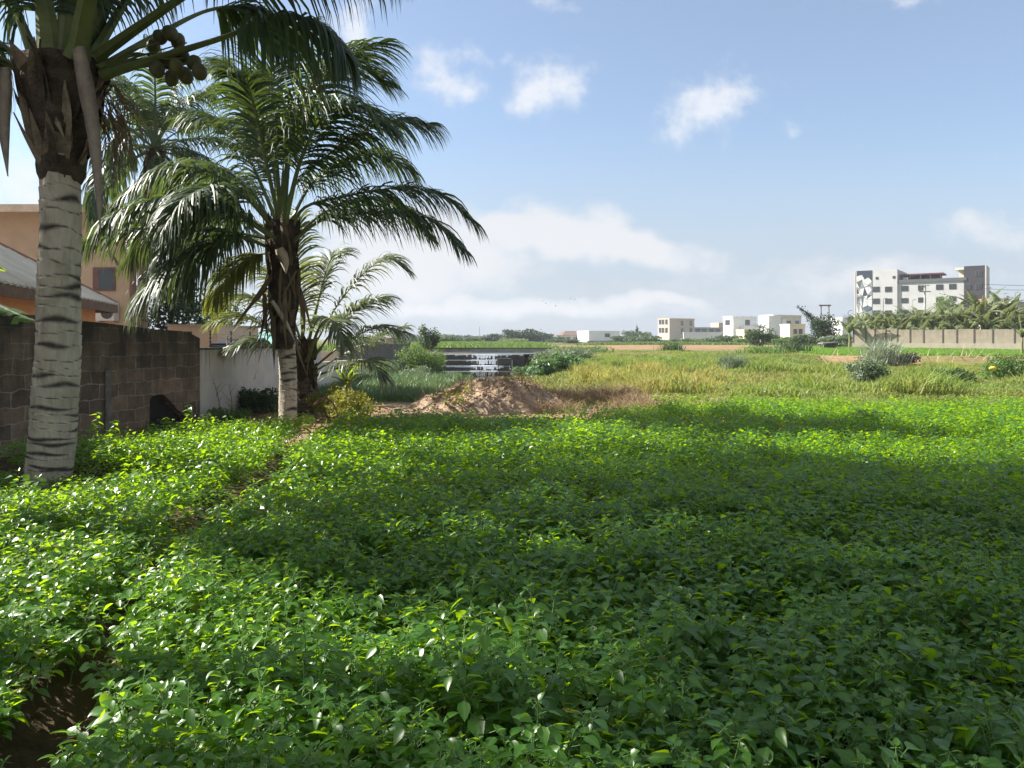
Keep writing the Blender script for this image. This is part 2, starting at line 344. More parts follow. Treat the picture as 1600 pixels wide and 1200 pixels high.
def plant_template(rng, lod):
    H = rng.uniform(.38, .56); pos, az, pit, ln, young = [], [], [], [], []
    stems = [((0, 0, 0), (rng.normal(0, .03), rng.normal(0, .03), H))]
    nb_ = 4
    for b in range(nb_):
        a = b * 6.283 / nb_ + rng.normal(0, .4); z0 = rng.uniform(.06, .16); L = rng.uniform(.09, .19)
        stems.append(((0, 0, z0), (L * math.cos(a), L * math.sin(a), H * rng.uniform(.74, 1.0))))
    sc_ = .94 if lod == 0 else .98
    for si, (p0, p1) in enumerate(stems):
        p0, p1 = np.array(p0), np.array(p1); a0 = rng.uniform(0, 6.28)
        top_n, low_n, y_n = (7, 5, 3) if lod == 0 else (6, 2, 2)
        for q in range(top_n + low_n + y_n):
            a = a0 + q * 2.4 + rng.normal(0, .25)
            if q < low_n: f, pet, up, pt, l_ = rng.uniform(.35, .75), .05, .4, rng.normal(-.22, .25), rng.uniform(.06, .112)
            elif q < low_n + top_n: f, pet, up, pt, l_ = .80 + .17 * (q - low_n) / top_n, rng.uniform(.02, .045), .25, rng.normal(-.06, .30), rng.uniform(.042, .082)
            else: f, pet, up, pt, l_ = 1.0, .004, .6, rng.uniform(.2, 1.0), rng.uniform(.02, .042)
            c = p0 + (p1 - p0) * f
            pos.append(c + np.array((math.cos(a) * pet, math.sin(a) * pet, pet * up))); az.append(a); pit.append(pt); ln.append(l_ * sc_); young.append(1 if q >= low_n + top_n else (3 if rng.random() < (.035 if q < low_n else .006) else 0))
    pos, az, pit, ln, young = map(np.array, (pos, az, pit, ln, young))
    V, F = leaf_lod0() if lod == 0 else leaf_lod1()
    parts = []
    RB = np.array([1, 0, 1, 0, 0, 1, 0, 0, 1, 0, 1] if lod == 0 else [1, 0, 0, 1, 1], np.float32)
    for mi in (0, 1, 3):
        sel = young == mi
        if sel.any():
            wv = rng.uniform(.72, 1.22, sel.sum())
            S = np.stack([ln[sel] * wv, ln[sel], ln[sel]], -1)
            parts.append((*inst(V, F, orient(az[sel], pit[sel], rng.normal(0, .3, sel.sum())), pos[sel], S), mi, np.tile(RB, sel.sum())))
    if lod == 0:
        mb = MB()
        for p0, p1 in stems: mb.add(*tube([p0, (np.array(p0) + p1) / 2 + rng.normal(0, .008, 3), p1], [.004, .003, .002], 3, cap=False))
        k = 0
        for q in range(len(pos)):
            a = az[q]; L = .03; mb.add(*tube([pos[q] - np.array((math.cos(a) * L, math.sin(a) * L, L * .5)), pos[q]], [.0016, .0016], 3, cap=False))
        parts.append((np.concatenate(mb.v), mb.f, 2, np.zeros(mb.n, np.float32)))
    return parts
def inpoly(x, y, poly):
    c = np.zeros(len(x), bool); p = np.array(poly); q = np.roll(p, 1, 0)
    for (x1, y1), (x2, y2) in zip(p, q):
        m = ((y1 > y) != (y2 > y)); c ^= m & (x < (x2 - x1) * (y - y1) / ((y2 - y1) or 1e-9) + x1)
    return c
def scatter_grid(x0, x1, y0, y1, sp, rng, jit=.5):
    gx, gy = np.meshgrid(np.arange(x0, x1, sp), np.arange(y0, y1, sp)); x = gx.ravel(); y = gy.ravel()
    return x + rng.uniform(-jit, jit, len(x)) * sp, y + rng.uniform(-jit, jit, len(y)) * sp
PALM1 = P(75, 770, 8.5)[:2]
def crop(name, poly, label, seed):
    rng = np.random.default_rng(seed); pa = np.array(poly)
    x, y = scatter_grid(*(pa[:, 0].min(), pa[:, 0].max(), pa[:, 1].min(), pa[:, 1].max()), 0.168, rng, .6)
    edge = .25 * (nz(x, y, .5, seed) - .5)
    m = inpoly(x + edge, y + 2 * edge, poly) & (np.abs(x) < .72 * y + 1.6)
    df = np.abs(x - fur_x(y)); m &= (df > .115 + .065 * sstep(3.8, 7.5, y) + .04 * nz(x, y, .45, 21))
    dp = np.hypot(x - PALM1[0], y - PALM1[1]); m &= dp > .42
    x, y, df, dp = x[m], y[m], df[m], dp[m]
    s = (.86 + .20 * nz(x, y, 1.3, 11) + rng.normal(0, .07, len(x))) * (.90 + .10 * sstep(.12, .4, df))
    s *= np.where((dp < 1.8) & (y < PALM1[1] + .3), .62, 1.0)
    tall = rng.random(len(x)) < .004; s = np.where(tall, s * 1.2, s); s = np.clip(s, .35, 1.35)
    z = th(x, y) - .01; mb = MB(); lod = (y > 6.2).astype(int)
    tpl = [[plant_template(rng, 0) for _ in range(12)], [plant_template(rng, 1) for _ in range(10)]]
    which = rng.integers(0, 10, len(x))
    for L in (0, 1):
        for w in range(10):
            sel = np.where((lod == L) & (which == w))[0]
            if not len(sel): continue
            a = rng.uniform(0, 6.28, len(sel)); tilt = rng.normal(0, .12, (len(sel), 2)); Rm = np.zeros((len(sel), 3, 3))
            Rm[:, 0, 0] = np.cos(a); Rm[:, 0, 1] = -np.sin(a); Rm[:, 1, 0] = np.sin(a); Rm[:, 1, 1] = np.cos(a); Rm[:, 2, 2] = 1
            Rm[:, 0, 2] = tilt[:, 0]; Rm[:, 1, 2] = tilt[:, 1]
            pos = np.stack([x[sel], y[sel], z[sel]], -1)
            for V, F, mi, rb in tpl[L][w]:
                mb.add(*inst(V, F, Rm, pos, s[sel]), mi, np.tile(rb, len(sel)))
    o = mb.build(name, [crop_leaf, crop_young, crop_stem, crop_old], smooth=True, att='rib')
    return prop(o, label, 'crop', kind='stuff')
POLY_R = [(-1.1, .9), (-2.0, 3), (-2.6, 6), (-2.85, 9), (-3.25, 11.5), (-3.1, 13.0), (-1, 13.3), (1.3, 13.7), (2.8, 15.4), (5, 16.2), (12.5, 16.4), (12.5, 8), (4, .9)]
POLY_L = [(-1.1, 1.5), (-1.6, 3), (-2.2, 6), (-2.5, 9), (-2.9, 11.5), (-3.2, 12.9), (-4.3, 12.5), (-5.3, 11.2), (-5.8, 9.6), (-6.1, 7.6), (-7.0, 6.6), (-7, 1.5)]
crop('leafy_crop', POLY_R, 'broad bed of knee-high leafy green vegetable right of the furrow', 31)
crop('leafy_crop', POLY_L, 'narrower bed of leafy green vegetable between the furrow and the block wall', 32)

# ------------------------------------------------------------------ generic foliage clouds and blades
def leaf_cloud(rng, blobs, n, size, shell=.45, flat=.0):
    bl = np.array(blobs, float); wts = bl[:, 3] * bl[:, 4] * bl[:, 5]; wts /= wts.sum()
    b = bl[rng.choice(len(bl), n, p=wts)]
    d = norm(rng.normal(size=(n, 3))); r = (shell + (1 - shell) * rng.random(n) ** .6)[:, None]
    lump = 1 + .22 * np.sin(d[:, :1] * 7 + b[:, :1] * 3) * np.sin(d[:, 1:2] * 6 + b[:, 1:2]) + .12 * rng.normal(size=(n, 1))
    pos = b[:, :3] + d * r * b[:, 3:6] * lump
    nd = norm(d + rng.normal(0, .7, (n, 3)) + np.array((0, 0, flat)))
    a = norm(np.cross(nd, rng.normal(size=(n, 3)))); c = np.cross(nd, a)
    s = (size * rng.uniform(.6, 1.4, n))[:, None]
    V = np.stack([pos - a * s, pos - c * s * .45 + nd * s * .12, pos + a * s, pos + c * s * .45 + nd * s * .12], 1).reshape(-1, 3)
    return V, np.arange(n * 4).reshape(-1, 4)
def blades(rng, pos, h, w, lean=.35, curve=.4):
    n = len(pos); h = np.broadcast_to(h, (n,)) * rng.uniform(.6, 1.3, n); w = np.broadcast_to(w, (n,))
    a = rng.uniform(0, 6.283, n); d = np.stack([np.cos(a), np.sin(a), np.zeros(n)], -1); b = rng.uniform(0, 6.283, n)
    s = np.stack([np.cos(b), np.sin(b), np.zeros(n)], -1) * w[:, None] / 2
    le = np.abs(rng.normal(lean, lean * .5, n))[:, None]; hh = h[:, None]; up = np.array((0, 0, 1.0))
    m = pos + up * hh * .55 + d * hh * le * .4; t = pos + up * hh * (1 - curve * le * .6) + d * hh * le * (1 + curve)
    V = np.stack([pos - s, pos + s, m - s * .8, m + s * .8, t], 1).reshape(-1, 3); o = (np.arange(n) * 5)[:, None]
    return V, [np.array([[0, 1, 3, 2]]) + o, np.array([[2, 3, 4]]) + o]
def tufts(rng, x, y, per, h, w, spread, lean=.4):
    n = len(x); i = np.repeat(np.arange(n), per); hx = np.broadcast_to(h, (n,))[i]
    px = x[i] + rng.normal(0, spread, len(i)); py = y[i] + rng.normal(0, spread, len(i))
    return blades(rng, np.stack([px, py, th(px, py) - .01], -1), hx, w, lean)

# ------------------------------------------------------------------ coconut palms
def frond(mb, pts, L=.9, n=56, w=.042, base_r=.075, wind=(0, 0, 0), droop=.55, t0=.2, rng=RNG, mi=(0, 1), up0=.25, fan=(.45, 1.15)):
    C = spline(pts, 30); t, a, b = frames(C)
    f = np.linspace(0, 1, 30); rad = base_r * (.16 + .84 * (1 - f) ** 1.6); rad[0] *= 1.25
    mb.add(*tube(C, rad, 6, .55), mi[0])
    for s in (-1, 1):
        q = t0 + (1 - t0) * (np.arange(n) + rng.uniform(-.35, .35, n)) / (n - 1); q = np.clip(q, t0, 1)
        idx = q * 29; pos = np.stack([np.interp(idx, np.arange(30), C[:, c]) for c in range(3)], -1)
        tt = norm(np.stack([np.interp(idx, np.arange(30), t[:, c]) for c in range(3)], -1))
        up = np.array((0, 0, 1.0)) - tt * tt[:, 2:3]; k = np.linalg.norm(up, axis=1) < .25
        up[k] = np.array((0, -1.0, 0.2)); up = norm(up - tt * (up * tt).sum(1, keepdims=True)); side = np.cross(tt, up) * s
        ang = (fan[0] + (fan[1] - fan[0]) * q ** 1.5 + rng.normal(0, .07, n))[:, None]
        ln = L * np.interp(q, [t0, .3, .5, .8, 1], [.5, .9, 1, .72, .4]) * rng.uniform(.86, 1.1, n)
        d = norm(side * np.cos(ang) + tt * np.sin(ang) + up * (up0 + rng.normal(0, .12, (n, 1))))
        wd = norm(tt - d * (tt * d).sum(1, keepdims=True)); nn = np.cross(d, wd); tw = rng.normal(.25 * s, .35, n)[:, None]
        wd = wd * np.cos(tw) + nn * np.sin(tw)
        p = pos.copy(); rows = []; ws = np.array([.45, 1, .95, .7, .42, .04]) * w / 2
        for kk in range(6):
            rows += [p - wd * ws[kk], p + wd * ws[kk]]
            g = (droop * (.25 + .30 * kk) * rng.uniform(.75, 1.2, n))[:, None]
            d = norm(d + np.array((0, 0, -1.0)) * g * .5 + np.array(wind) * .25)
            wd = norm(wd - d * (wd * d).sum(1, keepdims=True)); p = p + d * (ln / 5)[:, None]
        V = np.stack(rows, 1).reshape(-1, 3); o = (np.arange(n) * 12)[:, None]
        F = np.concatenate([np.array([[2 * r, 2 * r + 1, 2 * r + 3, 2 * r + 2]]) + o for r in range(5)])
        mb.add(V, F, mi[1])
def arc_pts(org, az, el, L, bend, rng=RNG, n=7):
    p = np.array(org, float); pts = [p.copy()]; e = el; side = rng.normal(0, .06)
    for k in range(n - 1):
        f = (k + .5) / (n - 1); e = el - bend * f ** 1.4; a = az + side * k
        p = p + np.array((math.cos(a) * math.cos(e), math.sin(a) * math.cos(e), math.sin(e))) * L / (n - 1); pts.append(p.copy())
    return pts
def palm_trunk(name, parent, pts, rad, mat, step=.085, depth=.018, seg=28, seed=1):
    rng = np.random.default_rng(seed); pts = np.array(pts, float); length = np.linalg.norm(np.diff(pts, axis=0), axis=1).sum()
    k = max(40, int(length / .012)); C = spline(pts, k); f = np.linspace(0, 1, k); Rr = np.interp(f, np.linspace(0, 1, len(rad)), rad)
    s = f * length; ang = np.arange(seg) / seg * 2 * math.pi; S, A = np.meshgrid(s, ang, indexing='ij')
    scar = np.zeros_like(S); disp = np.zeros_like(S); z = rng.uniform(0, .05)
    while z < length + .1:
        a0 = rng.uniform(0, 6.283); wdt = rng.uniform(.7, 1.5); dz = rng.uniform(-.02, .02)
        da = np.abs((A - a0 + math.pi) % (2 * math.pi) - math.pi)
        zz = z + dz * np.cos(A - a0) + .012 * np.sin(A * 3 + z * 40); d = S - zz
        th_ = (.004 + .033 * np.clip(1 - da / wdt, 0, 1) ** .8)
        scar = np.maximum(scar, np.clip(1.25 - np.abs(d) / th_, 0, 1))
        disp += depth * np.exp(-np.clip(-d, 0, None) / .035) * (d < 0) * .8 - depth * .9 * np.clip(1 - np.abs(d) / th_, 0, 1)
        z += step * rng.uniform(.65, 1.35)
    disp += .012 * np.sin(A * 2 + S * 1.7) + .006 * np.sin(A * 5 + S * 7)
    t, a, b = frames(C); r = Rr[:, None] + disp * (Rr[:, None] / .2)
    V = C[:, None] + r[..., None] * (np.cos(ang)[None, :, None] * a[:, None] + np.sin(ang)[None, :, None] * b[:, None])
    i, j = np.meshgrid(np.arange(k - 1), np.arange(seg), indexing='ij')
    F = np.stack([i * seg + j, i * seg + (j + 1) % seg, (i + 1) * seg + (j + 1) % seg, (i + 1) * seg + j], -1).reshape(-1, 4)
    mb = MB().add(V.reshape(-1, 3), F, 0, scar.ravel())
    return mb.build(name, mat, parent, smooth=True, att='scar')
def sheath(mb, p0, p1, w, rng, twist=0.0, thick=.02):
    # a broad dry leaf base / blade from p0 to p1, tapering to a point
    C = spline([p0, (np.array(p0) + p1) / 2 + rng.normal(0, .02, 3), p1], 9); t, a, b = frames(C)
    f = np.linspace(0, 1, 9); ww = w * np.interp(f, [0, .25, .6, 1], [.75, 1, .7, .06]) / 2
    aa = a * math.cos(twist) + b * math.sin(twist); bb = np.cross(aa, t)
    V = np.stack([C - aa * ww[:, None], C + bb * (thick * .9), C + aa * ww[:, None], C - bb * thick * .3], 1).reshape(-1, 3)
    i, j = np.meshgrid(np.arange(8), np.arange(4), indexing='ij')
    F = np.stack([i * 4 + j, i * 4 + (j + 1) % 4, (i + 1) * 4 + (j + 1) % 4, (i + 1) * 4 + j], -1).reshape(-1, 4)
    mb.add(V, F)
def boss(parent, base, top, r0, r1, seed, n=34):
    # fibrous crown shaft: dark core plus overlapping old leaf bases
    rng = np.random.default_rng(seed); base = np.array(base); top = np.array(top); mb = MB()
    C = spline([base, (base + top) / 2, top], 16); f = np.linspace(0, 1, 16)
    V, F = tube(C, r0 + (r1 - r0) * f + .015 * np.sin(f * 17), 14); V = V + rng.normal(0, .008, V.shape); mb.add(V, F)
    ax = top - base
    for k in range(n):
        q = rng.uniform(0, .85); a = k * 2.4 + rng.normal(0, .3); r = (r0 + (r1 - r0) * q)
        e = np.array((math.cos(a), math.sin(a), 0)); p0 = base + ax * q + e * r * .9
        q2 = min(1.05, q + rng.uniform(.2, .5)); p1 = base + ax * q2 + e * (r0 + (r1 - r0) * q2) * rng.uniform(1.0, 1.3) + np.array((-e[1], e[0], 0)) * rng.normal(0, .1)
        m0 = len(mb.m); sheath(mb, p0, p1, rng.uniform(.07, .2), rng, rng.normal(0, .6))
        if rng.random() < .45: mb.m[m0:] = [x + 1 for x in mb.m[m0:]]
    return mb.build('crown_shaft', [fibre_m, leafbase_m], parent, smooth=False)
def uv_nut(c, r, rng):
    th_, ph = np.meshgrid(np.linspace(0, math.pi, 8), np.arange(10) / 10 * 2 * math.pi, indexing='ij')
    V = np.stack([np.sin(th_) * np.cos(ph), np.sin(th_) * np.sin(ph) * (1 + .06 * np.cos(3 * ph)), np.cos(th_) * 1.18], -1).reshape(-1, 3) * r
    e = Matrix.Rotation(rng.uniform(-.6, .6), 3, 'X') @ Matrix.Rotation(rng.uniform(-.6, .6), 3, 'Y'); V = V @ np.array(e).T + c
    i, j = np.meshgrid(np.arange(7), np.arange(10), indexing='ij')
    F = np.stack([i * 10 + j, (i + 1) * 10 + j, (i + 1) * 10 + (j + 1) % 10, i * 10 + (j + 1) % 10], -1).reshape(-1, 4)
    return V, F
def add_frond(root, pts, leaf=None, **kw):
    mb = MB(); frond(mb, np.array(pts), **kw); return mb.build('frond', [rachis_m, leaf or palm_leaf], root)
def loc(root, pts): return [np.array(p) - np.array(root.location) for p in pts]

# --- palm nearest, at the left
D1 = 8.5
p1 = thing('coconut_palm', 'nearest coconut palm with a thick pale ringed trunk and hanging coconuts', 'palm tree', P(75, 770, D1) * np.array((1, 1, 0)))
def L1(px, py, dd=0.0): return P(px, py, D1 + dd) - np.array(p1.location)
palm_trunk('trunk', p1, [L1(73, 785), L1(80, 700), L1(88, 600), L1(93, 450), L1(95, 270), L1(98, 200)], [.245, .228, .218, .212, .210, .21, .21], trunk_pale, .095, .014, 32, 3)
boss(p1, L1(96, 285), L1(98, 95), .205, .42, 5, 64)
rg = np.random.default_rng(41)
for pts, kw in [
    ([L1(160, 118), L1(255, 88), L1(345, 60), L1(440, 28, -.2), L1(505, 40, -.3), L1(535, 75, -.4)], dict(L=1.12, droop=1.0, base_r=.085, t0=.46)),
    ([L1(150, 90), L1(220, 40, -.2), L1(310, -20, -.5), L1(430, -80, -.9), L1(540, -95, -1.2), L1(610, -75, -1.4)], dict(L=1.05, droop=1.0, base_r=.10, t0=.45)),
    ([L1(140, 95), L1(185, 20, .2), L1(250, -90, .5), L1(370, -160, 1.0), L1(450, -140, 1.4), L1(500, -60, 1.6)], dict(L=1.1, droop=1.0, base_r=.12, t0=.5)),
    ([L1(150, 110), L1(250, 52, .6), L1(330, 15, 1.2), L1(400, 15, 1.6), L1(450, 60, 1.9)], dict(L=1.0, droop=1.0, base_r=.09, t0=.52)),
    ([L1(120, 100), L1(150, -20, -.1), L1(190, -160, -.3), L1(260, -290, -.6), L1(340, -340, -1)], dict(L=1.1, droop=.9, base_r=.13)),
    ([L1(100, 100, -.15), L1(112, -20, -.3), L1(125, -180, -.6), L1(120, -330, -1), L1(100, -400, -1.6)], dict(L=1.1, droop=.9, base_r=.13)),
    ([L1(80, 105, -.2), L1(68, 0, -.4), L1(40, -140, -.7), L1(-20, -270, -1.1), L1(-110, -340, -1.5)], dict(L=1.1, droop=.9, base_r=.14)),
    ([L1(60, 105), L1(35, 40, -.1), L1(-5, -60, -.2), L1(-110, -170, -.4), L1(-260, -170, -.6), L1(-350, -80, -.7)], dict(L=1.1, droop=1.1, base_r=.12)),
    ([L1(50, 110), L1(15, 80, .2), L1(-60, 30, .4), L1(-170, 0, .7), L1(-290, 40, .9)], dict(L=1.1, droop=1.1, base_r=.10)),
    ([L1(50, 125), L1(5, 95, -.1), L1(-70, 70, -.3), L1(-180, 90, -.6), L1(-280, 180, -.8)], dict(L=1.05, droop=1.1, base_r=.10)),
    ([L1(110, 90, .3), L1(130, -40, .8), L1(160, -170, 1.6), L1(200, -260, 2.6), L1(240, -280, 3.5)], dict(L=1.1, droop=.9, base_r=.11)),
    ([L1(80, 90, .3), L1(60, -40, .8), L1(10, -170, 1.6), L1(-60, -260, 2.6), L1(-110, -260, 3.5)], dict(L=1.1, droop=.9, base_r=.11)),
    ([L1(120, 90, -.3), L1(150, -60, -.9), L1(200, -210, -1.8), L1(290, -290, -2.6), L1(400, -290, -3.2)], dict(L=1.1, droop=.9, base_r=.11)),
    ([L1(130, 90, .1), L1(200, -60, .1), L1(320, -210, .2), L1(480, -290, .3), L1(640, -260, .4)], dict(L=1.15, droop=.9, base_r=.12)),
    ([L1(110, 80, .1), L1(140, -120, .2), L1(190, -320, .3), L1(270, -470, .4), L1(370, -560, .5)], dict(L=1.0, droop=.6, base_r=.10)),
    ([L1(100, 80, .1), L1(100, -130, .2), L1(80, -350, .2), L1(50, -510, .2), L1(-10, -620, .2)], dict(L=1.0, droop=.6, base_r=.10)),
]:
    add_frond(p1, pts, rng=rg, n=88, w=.038, **{**kw, 'L': kw['L'] * 1.15, 'droop': kw['droop'] * 1.6, 'up0': .05})
for (px, py, r, dd) in [(245, 108, .085, -.05), (262, 95, .085, .1), (276, 105, .08, -.12), (290, 118, .085, 0), (303, 98, .08, .1), (312, 112, .082, -.08), (268, 122, .08, .08), (285, 90, .08, .15),
                        (250, 58, .08, .1), (266, 52, .085, .0), (278, 64, .08, .1), (240, 72, .075, .2)]:
    MB().add(*uv_nut(L1(px, py, dd), r, rg)).build('coconut', nut_m, p1, smooth=True)
mb = MB()
for q in range(9):
    mb.add(*tube(spline([L1(150, 110), L1(205 + q * 3, 80 + q * 3, .05), L1(250 + 7 * q, 85 + rg.uniform(-20, 15), rg.uniform(-.1, .1))], 8), [.022, .02, .016, .013, .011, .01, .009, .008], 4))
mb.build('fruit_stalk', rachis_m, p1)
for a_, b_, w_, tw in [(L1(8, 105, -.3), L1(12, 275, -.35), .16, .25), (L1(122, 72, -.42), L1(157, 362, -.35), .17, .2), (L1(143, 150, -.3), L1(160, 330, -.25), .1, .9),
                       (L1(70, 110, -.3), L1(100, 215, -.28), .12, .4), (L1(60, 130, -.2), L1(80, 190, -.28), .10, .1)]:
    mb = MB(); sheath(mb, a_, b_, w_, rg, tw, .03); mb.build('dry_spathe', spathe_m, p1, smooth=True)
mb = MB()
for q in range(60):
    a0 = L1(165 + rg.uniform(-15, 25), 140 + rg.uniform(-10, 60), rg.uniform(-.1, .3)); e_ = a0 + np.array((rg.uniform(-.05, .3), rg.uniform(-.1, .1), -rg.uniform(.25, .8)))
    mb.add(*tube(spline([a0, (a0 + e_) / 2 + np.array((.08, 0, .06)), e_], 6), [.009, .008, .007, .006, .005, .003], 3))
mb.build('dry_flower_stalk', palm_dry, p1)

# --- palm in the middle distance
D2 = 14.0
p2 = thing('coconut_palm', 'coconut palm with a wind swept crown standing before the rendered wall', 'palm tree', P(450, 680, D2) * np.array((1, 1, 0)))
def L2(px, py, dd=0.0): return P(px, py, D2 + dd) - np.array(p2.location)
palm_trunk('trunk', p2, [L2(450, 680), L2(450, 600), L2(448, 540), L2(440, 470), L2(434, 420)], [.165, .15, .142, .14, .14], trunk_pale, .10, .016, 24, 8)
boss(p2, L2(445, 545), L2(440, 345), .17, .25, 15, 44)
rg = np.random.default_rng(42); WIND = (.5, 0, 0)
for pts, kw in [
    ([L2(452, 370), L2(475, 325), L2(534, 308), L2(590, 297), L2(640, 293), L2(691, 307), L2(738, 345)], dict(L=1.25, droop=1.2, base_r=.06, wind=(.3, 0, 0))),
    ([L2(455, 380), L2(500, 345, -.3), L2(560, 333, -.5), L2(620, 331, -.7), L2(675, 345, -.9), L2(718, 385, -1)], dict(L=1.1, droop=1.2, base_r=.06, wind=(.25, 0, 0))),
    ([L2(440, 365), L2(460, 290), L2(518, 238, .2), L2(565, 205, .3), L2(615, 188, .4), L2(670, 195, .5)], dict(L=1.4, droop=1.15, base_r=.065, wind=(.35, 0, 0))),
    ([L2(440, 355), L2(448, 240, -.2), L2(468, 178, -.3), L2(500, 120, -.5), L2(545, 84, -.7), L2(600, 68, -.9)], dict(L=1.4, droop=.9, base_r=.065, wind=(.6, 0, 0))),
    ([L2(442, 350), L2(455, 215, .3), L2(480, 140, .5), L2(515, 100, .7), L2(560, 100, .9), L2(605, 130, 1.1)], dict(L=1.3, droop=.9, base_r=.06, wind=(.6, 0, 0))),
    ([L2(445, 350, -.2), L2(470, 250, -.5), L2(507, 182, -.8), L2(555, 165, -1.1), L2(592, 190, -1.3)], dict(L=1.35, droop=1.0, base_r=.06, wind=(.5, 0, 0))),
    ([L2(438, 345), L2(430, 225), L2(425, 140), L2(440, 75), L2(480, 40)], dict(L=1.2, droop=.7, base_r=.055, wind=(.7, 0, 0))),
    ([L2(438, 345, .3), L2(425, 240, .6), L2(405, 165, .8), L2(375, 115, 1.0), L2(340, 100, 1.1)], dict(L=1.2, droop=1.0, base_r=.055, wind=(.2, 0, 0))),
    ([L2(448, 360, .2), L2(485, 290, .7), L2(535, 250, 1.2), L2(590, 240, 1.7), L2(640, 265, 2.1)], dict(L=1.3, droop=1.2, base_r=.055, wind=(.35, 0, 0))),
    ([L2(435, 340), L2(415, 250, -.3), L2(400, 180, -.6), L2(385, 130, -1), L2(360, 115, -1.3)], dict(L=1.0, droop=.9, base_r=.06, wind=(.5, 0, 0))),
    ([L2(432, 345), L2(400, 270, .3), L2(370, 215, .6), L2(330, 185, .8), L2(285, 190, 1)], dict(L=1.0, droop=1.0, base_r=.06, wind=(.2, 0, 0))),
    ([L2(430, 350), L2(380, 300, -.3), L2(325, 268, -.7), L2(265, 262, -1), L2(200, 300, -1.3), L2(165, 345, -1.4)], dict(L=1.1, droop=1.2, base_r=.06)),
    ([L2(425, 375), L2(360, 362, -.2), L2(280, 355, -.3), L2(200, 360, -.5), L2(130, 376, -.6)], dict(L=1.1, droop=1.3, base_r=.055)),
    ([L2(424, 388), L2(372, 371, -.5), L2(321, 386, -.9), L2(272, 413, -1.2), L2(228, 455, -1.4)], dict(L=1.75, droop=1.0, base_r=.055, fan=(.5, 1.0))),
    ([L2(430, 372, -.2), L2(385, 340, -.5), L2(335, 325, -.8), L2(285, 345, -1.1), L2(255, 395, -1.3)], dict(L=1.4, droop=1.3, base_r=.055)),
    ([L2(428, 360, .3), L2(395, 300, .7), L2(350, 265, 1.2), L2(300, 262, 1.6), L2(262, 300, 1.9)], dict(L=1.2, droop=1.2, base_r=.055, wind=(.15, 0, 0))),
    ([L2(425, 380, .3), L2(370, 345, .8), L2(310, 335, 1.3), L2(240, 360, 1.7), L2(200, 410, 1.9)], dict(L=1.2, droop=1.3, base_r=.055)),
    ([L2(425, 385, .1), L2(385, 370, .5), L2(340, 375, .9), L2(300, 410, 1.2), L2(285, 450, 1.4)], dict(L=1.1, droop=1.2, base_r=.055)),
    ([L2(424, 370, -.3), L2(350, 325, -1.0), L2(270, 310, -1.6), L2(190, 330, -2.1), L2(140, 375, -2.3)], dict(L=1.15, droop=1.2, base_r=.055)),
    ([L2(428, 395, 0), L2(395, 400, .1), L2(360, 425, .2), L2(335, 470, .3)], dict(L=.9, droop=1.1, base_r=.05, leaf=palm_yel)),
    ([L2(428, 365, .2), L2(370, 330, .8), L2(300, 310, 1.4), L2(230, 320, 1.9), L2(180, 350, 2.2)], dict(L=1.1, droop=1.2, base_r=.055)),
    ([L2(430, 360, -.1), L2(385, 310, -.8), L2(340, 290, -1.6), L2(290, 310, -2.3), L2(260, 350, -2.6)], dict(L=1.1, droop=1.2, base_r=.055)),
    ([L2(455, 375, .2), L2(510, 330, .9), L2(570, 310, 1.6), L2(630, 325, 2.2), L2(670, 370, 2.5)], dict(L=1.0, droop=1.1, base_r=.055, wind=(.3, 0, 0))),
]:
    lf = kw.pop('leaf', None)
    add_frond(p2, pts, leaf=lf, rng=rg, n=98, w=.038, **{**kw, 'L': kw['L'] * 1.08, 'droop': kw['droop'] * .95, 'up0': .2})
mb = MB()
for q in range(46):
    a0 = L2(440 + rg.uniform(-28, 28), 430 + rg.uniform(-20, 70), rg.uniform(-.25, .25)); e_ = a0 + np.array((rg.normal(-.05, .3), rg.normal(0, .2), -rg.uniform(.4, 1.2)))
    sheath(mb, a0, e_, rg.uniform(.03, .09), rg, rg.uniform(0, 3), .01)
mb.build('dry_hanging_leaf', palm_dry, p2)
for a_, b_, w_, tw in [(L2(436, 388, -.28), L2(447, 428, -.3), .2, .2), (L2(425, 470, -.25), L2(462, 535, -.3), .09, .3)]:
    mb = MB(); sheath(mb, a_, b_, w_, rg, tw, .05); mb.build('dry_spathe', plain('pale_spathe', (0.42, 0.34, 0.25), .8, .2, 4) if 'pale_spathe' not in MATS else MATS['pale_spathe'], p2, smooth=True)

# --- palm behind the block wall
D3 = 23.5
p3 = thing('coconut_palm', 'coconut palm with a thin brown trunk rising behind the block wall', 'palm tree', P(222, 600, D3) * np.array((1, 1, 0)))
def L3(px, py, dd=0.0): return P(px, py, D3 + dd) - np.array(p3.location)
palm_trunk('trunk', p3, [L3(222, 628), L3(222, 500), L3(224, 400), L3(232, 300), L3(240, 262)], [.17, .155, .15, .145, .14], trunk_dark, .11, .016, 20, 18)
boss(p3, L3(236, 300), L3(242, 235), .16, .25, 25, 24)
rg = np.random.default_rng(43)
for k in range(28):
    el = R(84 - k * 4.6); az = k * 2.39996 + .4
    add_frond(p3, arc_pts(L3(242, 232), az, el, rg.uniform(3.5, 4.3), R(70 + k * 1.2), rg), leaf=palm_leaf, rng=rg, n=70, w=.05, L=1.05, droop=1.3, base_r=.06, wind=(.25, 0, 0))

